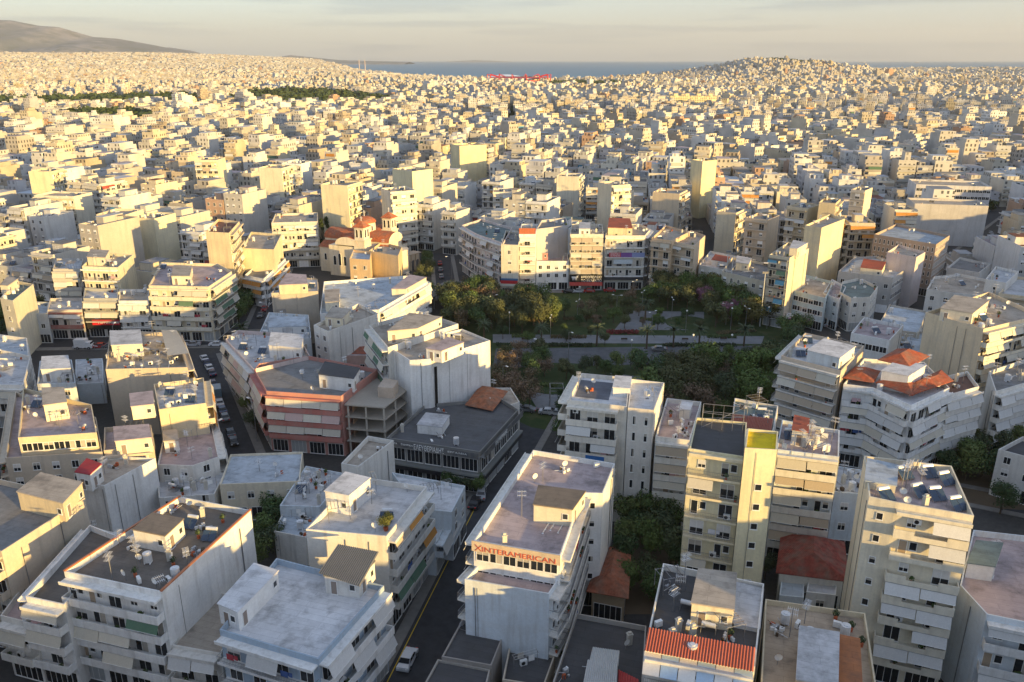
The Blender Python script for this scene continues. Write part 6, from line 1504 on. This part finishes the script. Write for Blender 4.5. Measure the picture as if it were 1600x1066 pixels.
ul = me.uv_layers.new(name='wall'); ul.data.foreach_set('uv', UVs.ravel().astype(np.float32)); me.materials.append(MAT['distant_wall'])
me.shade_flat(); o = put(me, 'distant_city', kind='stuff'); o['label'] = 'mass of pale apartment blocks stretching to the sea and the mountain'
print('city quads', len(F))
# ------------------------------------------------------------------ distant greenery
def clumps(name, pts, quads, size, label):
    P = np.array(pts); n = len(P) * quads; base = np.repeat(P[:, :3], quads, 0); sc = np.repeat(P[:, 3], quads)
    d = rng.normal(size=(n, 3)); d /= np.linalg.norm(d, axis=1)[:, None]; d[:, 2] *= .75
    c = base + d * (sc * rng.uniform(.55, 1.05, n))[:, None]; c[:, 2] += sc * .8
    t = rng.normal(size=(n, 3)); t /= np.linalg.norm(t, axis=1)[:, None]; b = np.cross(t, d); b /= np.linalg.norm(b, axis=1)[:, None] + 1e-6; s_ = (sc * size)[:, None]
    v = np.stack([c - t * s_, c + b * s_, c + t * s_, c - b * s_], 1).reshape(-1, 3); me = bpy.data.meshes.new(name); me.vertices.add(len(v)); me.vertices.foreach_set('co', v.ravel())
    me.loops.add(n * 4); me.loops.foreach_set('vertex_index', np.arange(n * 4, dtype=np.int32)); me.polygons.add(n); me.polygons.foreach_set('loop_start', np.arange(0, n * 4, 4, dtype=np.int32)); me.update(calc_edges=True)
    me.shade_flat(); me.materials.append(MAT['leaf']); o = put(me, name, None, (.05, .075, .028), kind='stuff'); o['label'] = label
pts = []
cand = rng.uniform([-900, 430], [900, 1700], (9000, 2))
cand = cand[(np.abs(cand[:, 0]) < .66 * cand[:, 1])]
lotx = np.stack([X, Y], -1)[(Y < 1800)]
for (cx, cy) in cand:
    i = ((lotx[:, 0] - cx) ** 2 + (lotx[:, 1] - cy) ** 2).argmin()
    if math.hypot(lotx[i, 0] - cx, lotx[i, 1] - cy) > 7.5: pts.append((cx, cy, float(height(cx, cy)) + 1, rng.uniform(1.8, 4.6)))
pts = pts[:3000]
clumps('street_trees_foliage', pts, 60, .28, 'green treetops showing between the distant blocks')
pts = []
for bl in BELTS:
    P = [gp(x, y) for x, y in bl]; bx = np.array([p.x for p in P]); by = np.array([p.y for p in P]); c2 = rng.uniform([bx.min(), by.min()], [bx.max(), by.max()], (1400, 2)); c2 = c2[inpoly(c2[:, 0], c2[:, 1], bx, by)][:420]
    for cx, cy in c2: pts.append((cx, cy, float(height(cx, cy)) + 2, rng.uniform(6, 12)))
for _ in range(260):
    r_, t_ = 115 * math.sqrt(rng.uniform()), rng.uniform(0, 6.28); cx, cy = 1060 + r_ * math.cos(t_), 3330 + r_ * math.sin(t_); pts.append((cx, cy, float(height(cx, cy)) + 2, rng.uniform(4, 8)))
clumps('distant_wood', pts, 40, .3, 'dark belts of trees between the distant districts')
# ------------------------------------------------------------------ landmarks by the sea
def stadium():
    p = gp(811, 134.5); x0, y0 = p.x, p.y; root = tag(empty('stadium', (x0, y0, 0)), 'sports stadium with red steel masts and a white curved canopy near the sea', 'stadium'); k = 40
    m = MB()
    for i in range(k):
        a0, a1 = i * 6.2832 / k, (i + 1) * 6.2832 / k
        for (r0, r1, z0, z1) in ((95, 88, 0, 18),):
            A = [(r0 * math.cos(t), r0 * .8 * math.sin(t), z0) for t in (a0, a1)]; B2 = [(r1 * math.cos(t), r1 * .8 * math.sin(t), z1) for t in (a0, a1)]; m.face([A[0], A[1], B2[1], B2[0]], 'plaster')
            m.face([B2[0], B2[1], (55 * math.cos(a1), 44 * math.sin(a1), 4), (55 * math.cos(a0), 44 * math.sin(a0), 4)], 'redpaint')
    m.build('stands', root, (.60, .10, .11)); m = MB()
    for i in range(k):
        a0, a1 = i * 6.2832 / k, (i + 1) * 6.2832 / k; m.face([(98 * math.cos(a0), 78 * math.sin(a0), 24), (98 * math.cos(a1), 78 * math.sin(a1), 24), (66 * math.cos(a1), 53 * math.sin(a1), 27), (66 * math.cos(a0), 53 * math.sin(a0), 27)], 'redpaint')
    m.build('roof', root)
    for i in range(14):
        a0 = i * 6.2832 / 14; MB().bar((97 * math.cos(a0), 77 * math.sin(a0), 0), (97 * math.cos(a0), 77 * math.sin(a0), 34), 1.3, 'redpaint', 5).bar((97 * math.cos(a0), 77 * math.sin(a0), 34), (68 * math.cos(a0), 55 * math.sin(a0), 27), .8, 'redpaint', 4).build('mast', root)
    q = gp(790, 128); r2 = tag(empty('arena', (q.x, q.y, 0)), 'white domed arena roof behind the red stadium', 'arena'); m = MB(); n = 16
    for i in range(n):
        t0, t1 = i / n, (i + 1) / n; x0_, x1_ = -80 + 160 * t0, -80 + 160 * t1; z0, z1 = 14 + 11 * math.sin(t0 * math.pi), 14 + 11 * math.sin(t1 * math.pi)
        m.face([(x0_, -40, z0 - 6), (x1_, -40, z1 - 6), (x1_, 40, z1), (x0_, 40, z0)], 'lamp_white'); m.face([(x0_, -40, 0), (x1_, -40, 0), (x1_, -40, z1 - 6), (x0_, -40, z0 - 6)], 'plaster')
    m.build('roof', r2, (.6, .58, .54))
stadium()
def slab(xl, xr, py, h, d, c_, label, roof=(.4, .36, .3), al=1):
    a, b = gp(xl, py), gp(xr, py); cx, cy = (a.x + b.x) / 2, (a.y + b.y) / 2 + d / 2; z = float(height(cx, cy)); L = (b - a).length / 2
    global VV, FF, CC, UU, nv
    VV, FF, CC, UU, nv = [], [], [], [], 0; one1 = np.ones(1)
    boxes(np.array([cx]), np.array([cy]), np.array([L]), np.array([d / 2.]), np.zeros(1), np.array([z - 3.]), np.array([z + h]), np.array([c_]), np.array([roof]), one1 * al)
    k = 4
    for i in range(k): boxes(np.array([cx - L + (i + .5) * 2 * L / k]), np.array([cy]), np.array([L / k * .35]), np.array([d / 4.]), np.zeros(1), np.array([z + h]), np.array([z + h + 3.]), np.array([c_]), np.array([roof]), one1 * 0)
    V = np.concatenate(VV); F = np.concatenate(FF); me = bpy.data.meshes.new('long_building'); me.from_pydata(V.tolist(), [], F.tolist())
    me.color_attributes.new('Col', 'FLOAT_COLOR', 'CORNER').data.foreach_set('color', np.concatenate(CC).ravel().astype(np.float32)); me.uv_layers.new(name='wall').data.foreach_set('uv', np.concatenate(UU).ravel().astype(np.float32)); me.materials.append(MAT['distant_wall'])
    tag(put(me, 'long_building'), label, 'building')
slab(1046, 1118, 178, 26, 14, (.74, .64, .40), 'long sunlit yellow apartment slab in the far middle of the right half')
slab(1262, 1362, 164, 14, 40, (.36, .22, .15), 'long low brown hall in the far right part of the city')
for k, (px_, py_, w_) in enumerate(((566, 118, 70), (590, 121, 120), (618, 121, 90))):
    p = gp(px_, py_); m_ = MB().box(-w_ / 2, w_ / 2, -20, 20, 0, 14, 'plaster').box(-w_ / 3, w_ / 4, -14, 14, 14, 19, 'plaster'); tag(m_.build('harbour_shed', None, (.72, .68, .62), (p.x, p.y, 0)), ('white harbour hall farthest left by the bay', 'long white harbour hall at the middle of the bay', 'white harbour hall nearest the open sea')[k], 'building')
for k, px_ in enumerate((562, 571)):
    p = gp(px_, 115); tag(MB().bar((0, 0, 0), (0, 0, 75), 3.2, 'plaster', 8, 2).build('chimney_stack', None, (.6, .5, .45), (p.x, p.y, 0)), ('slim harbour chimney, the left one of two', 'slim harbour chimney, the right one of two')[k], 'chimney')
for k, (px_, py_, L) in enumerate(((1348, 97.6, 160), (1432, 97.4, 110))):
    p = gp(px_, py_ + .6); m_ = MB().box(-L / 2, L / 2, -10, 10, -2, 10, 'paint').box(L * .25, L * .42, -9, 9, 10, 26, 'white'); tag(m_.build('cargo_ship', None, (.10, .10, .12), (p.x, p.y, 0)), ('ship on the horizon above the right slope of the hill', 'smaller ship on the horizon farther right')[k], 'ship')
# ------------------------------------------------------------------ air
hz = MB().box(-60500, 60500, -700, 35000, -14, 1150, 'void').mesh('haze'); hm = bpy.data.materials.new('haze'); hm.use_nodes = True; hn = hm.node_tree.nodes; hn.clear()
pv = hn.new('ShaderNodeVolumePrincipled'); pv.inputs['Color'].default_value = (.88, .94, 1.0, 1); pv.inputs['Density'].default_value = HAZE; pv.inputs['Anisotropy'].default_value = .1
ho = hn.new('ShaderNodeOutputMaterial'); hm.node_tree.links.new(pv.outputs[0], ho.inputs['Volume']); hz.materials.clear(); hz.materials.append(hm)
if HAZE > 0: put(hz, 'haze', kind='stuff')

# ------------------------------------------------------------------ lettering becomes plain mesh
bpy.context.view_layer.update(); dg_ = bpy.context.evaluated_depsgraph_get()
for o in [o for o in bpy.data.objects if o.type == 'FONT']:
    me = bpy.data.meshes.new_from_object(o.evaluated_get(dg_)); n_ = o.name; o.name = 'old_' + n_
    q = bpy.data.objects.new('lettering', me); col.objects.link(q); q.parent = o.parent; q.location = o.location; q.rotation_euler = o.rotation_euler; q.scale = o.scale
    bpy.data.objects.remove(o)

same_ = defaultdict(list)
for o in bpy.data.objects:
    if o.parent is None and o.get('category') in ('tree', 'car', 'street lamp', 'mast') and o.get('label'): same_[o['label']].append(o)
for k, v in same_.items():
    if len(v) > 1:
        v.sort(key=lambda o: o.location.x / max(1, o.location.y))
        for i, o in enumerate(v): o['label'] = k + ', ' + (ORD + ['eleventh', 'twelfth', 'thirteenth', 'fourteenth', 'fifteenth', 'sixteenth', 'seventeenth', 'eighteenth', 'nineteenth', 'twentieth'])[min(i, 19)] + ' from left'
for o in bpy.data.objects:
    if o.parent is None and o.get('label') and len(o['label'].split()) > 16: print('LONG', o.name, o['label'])
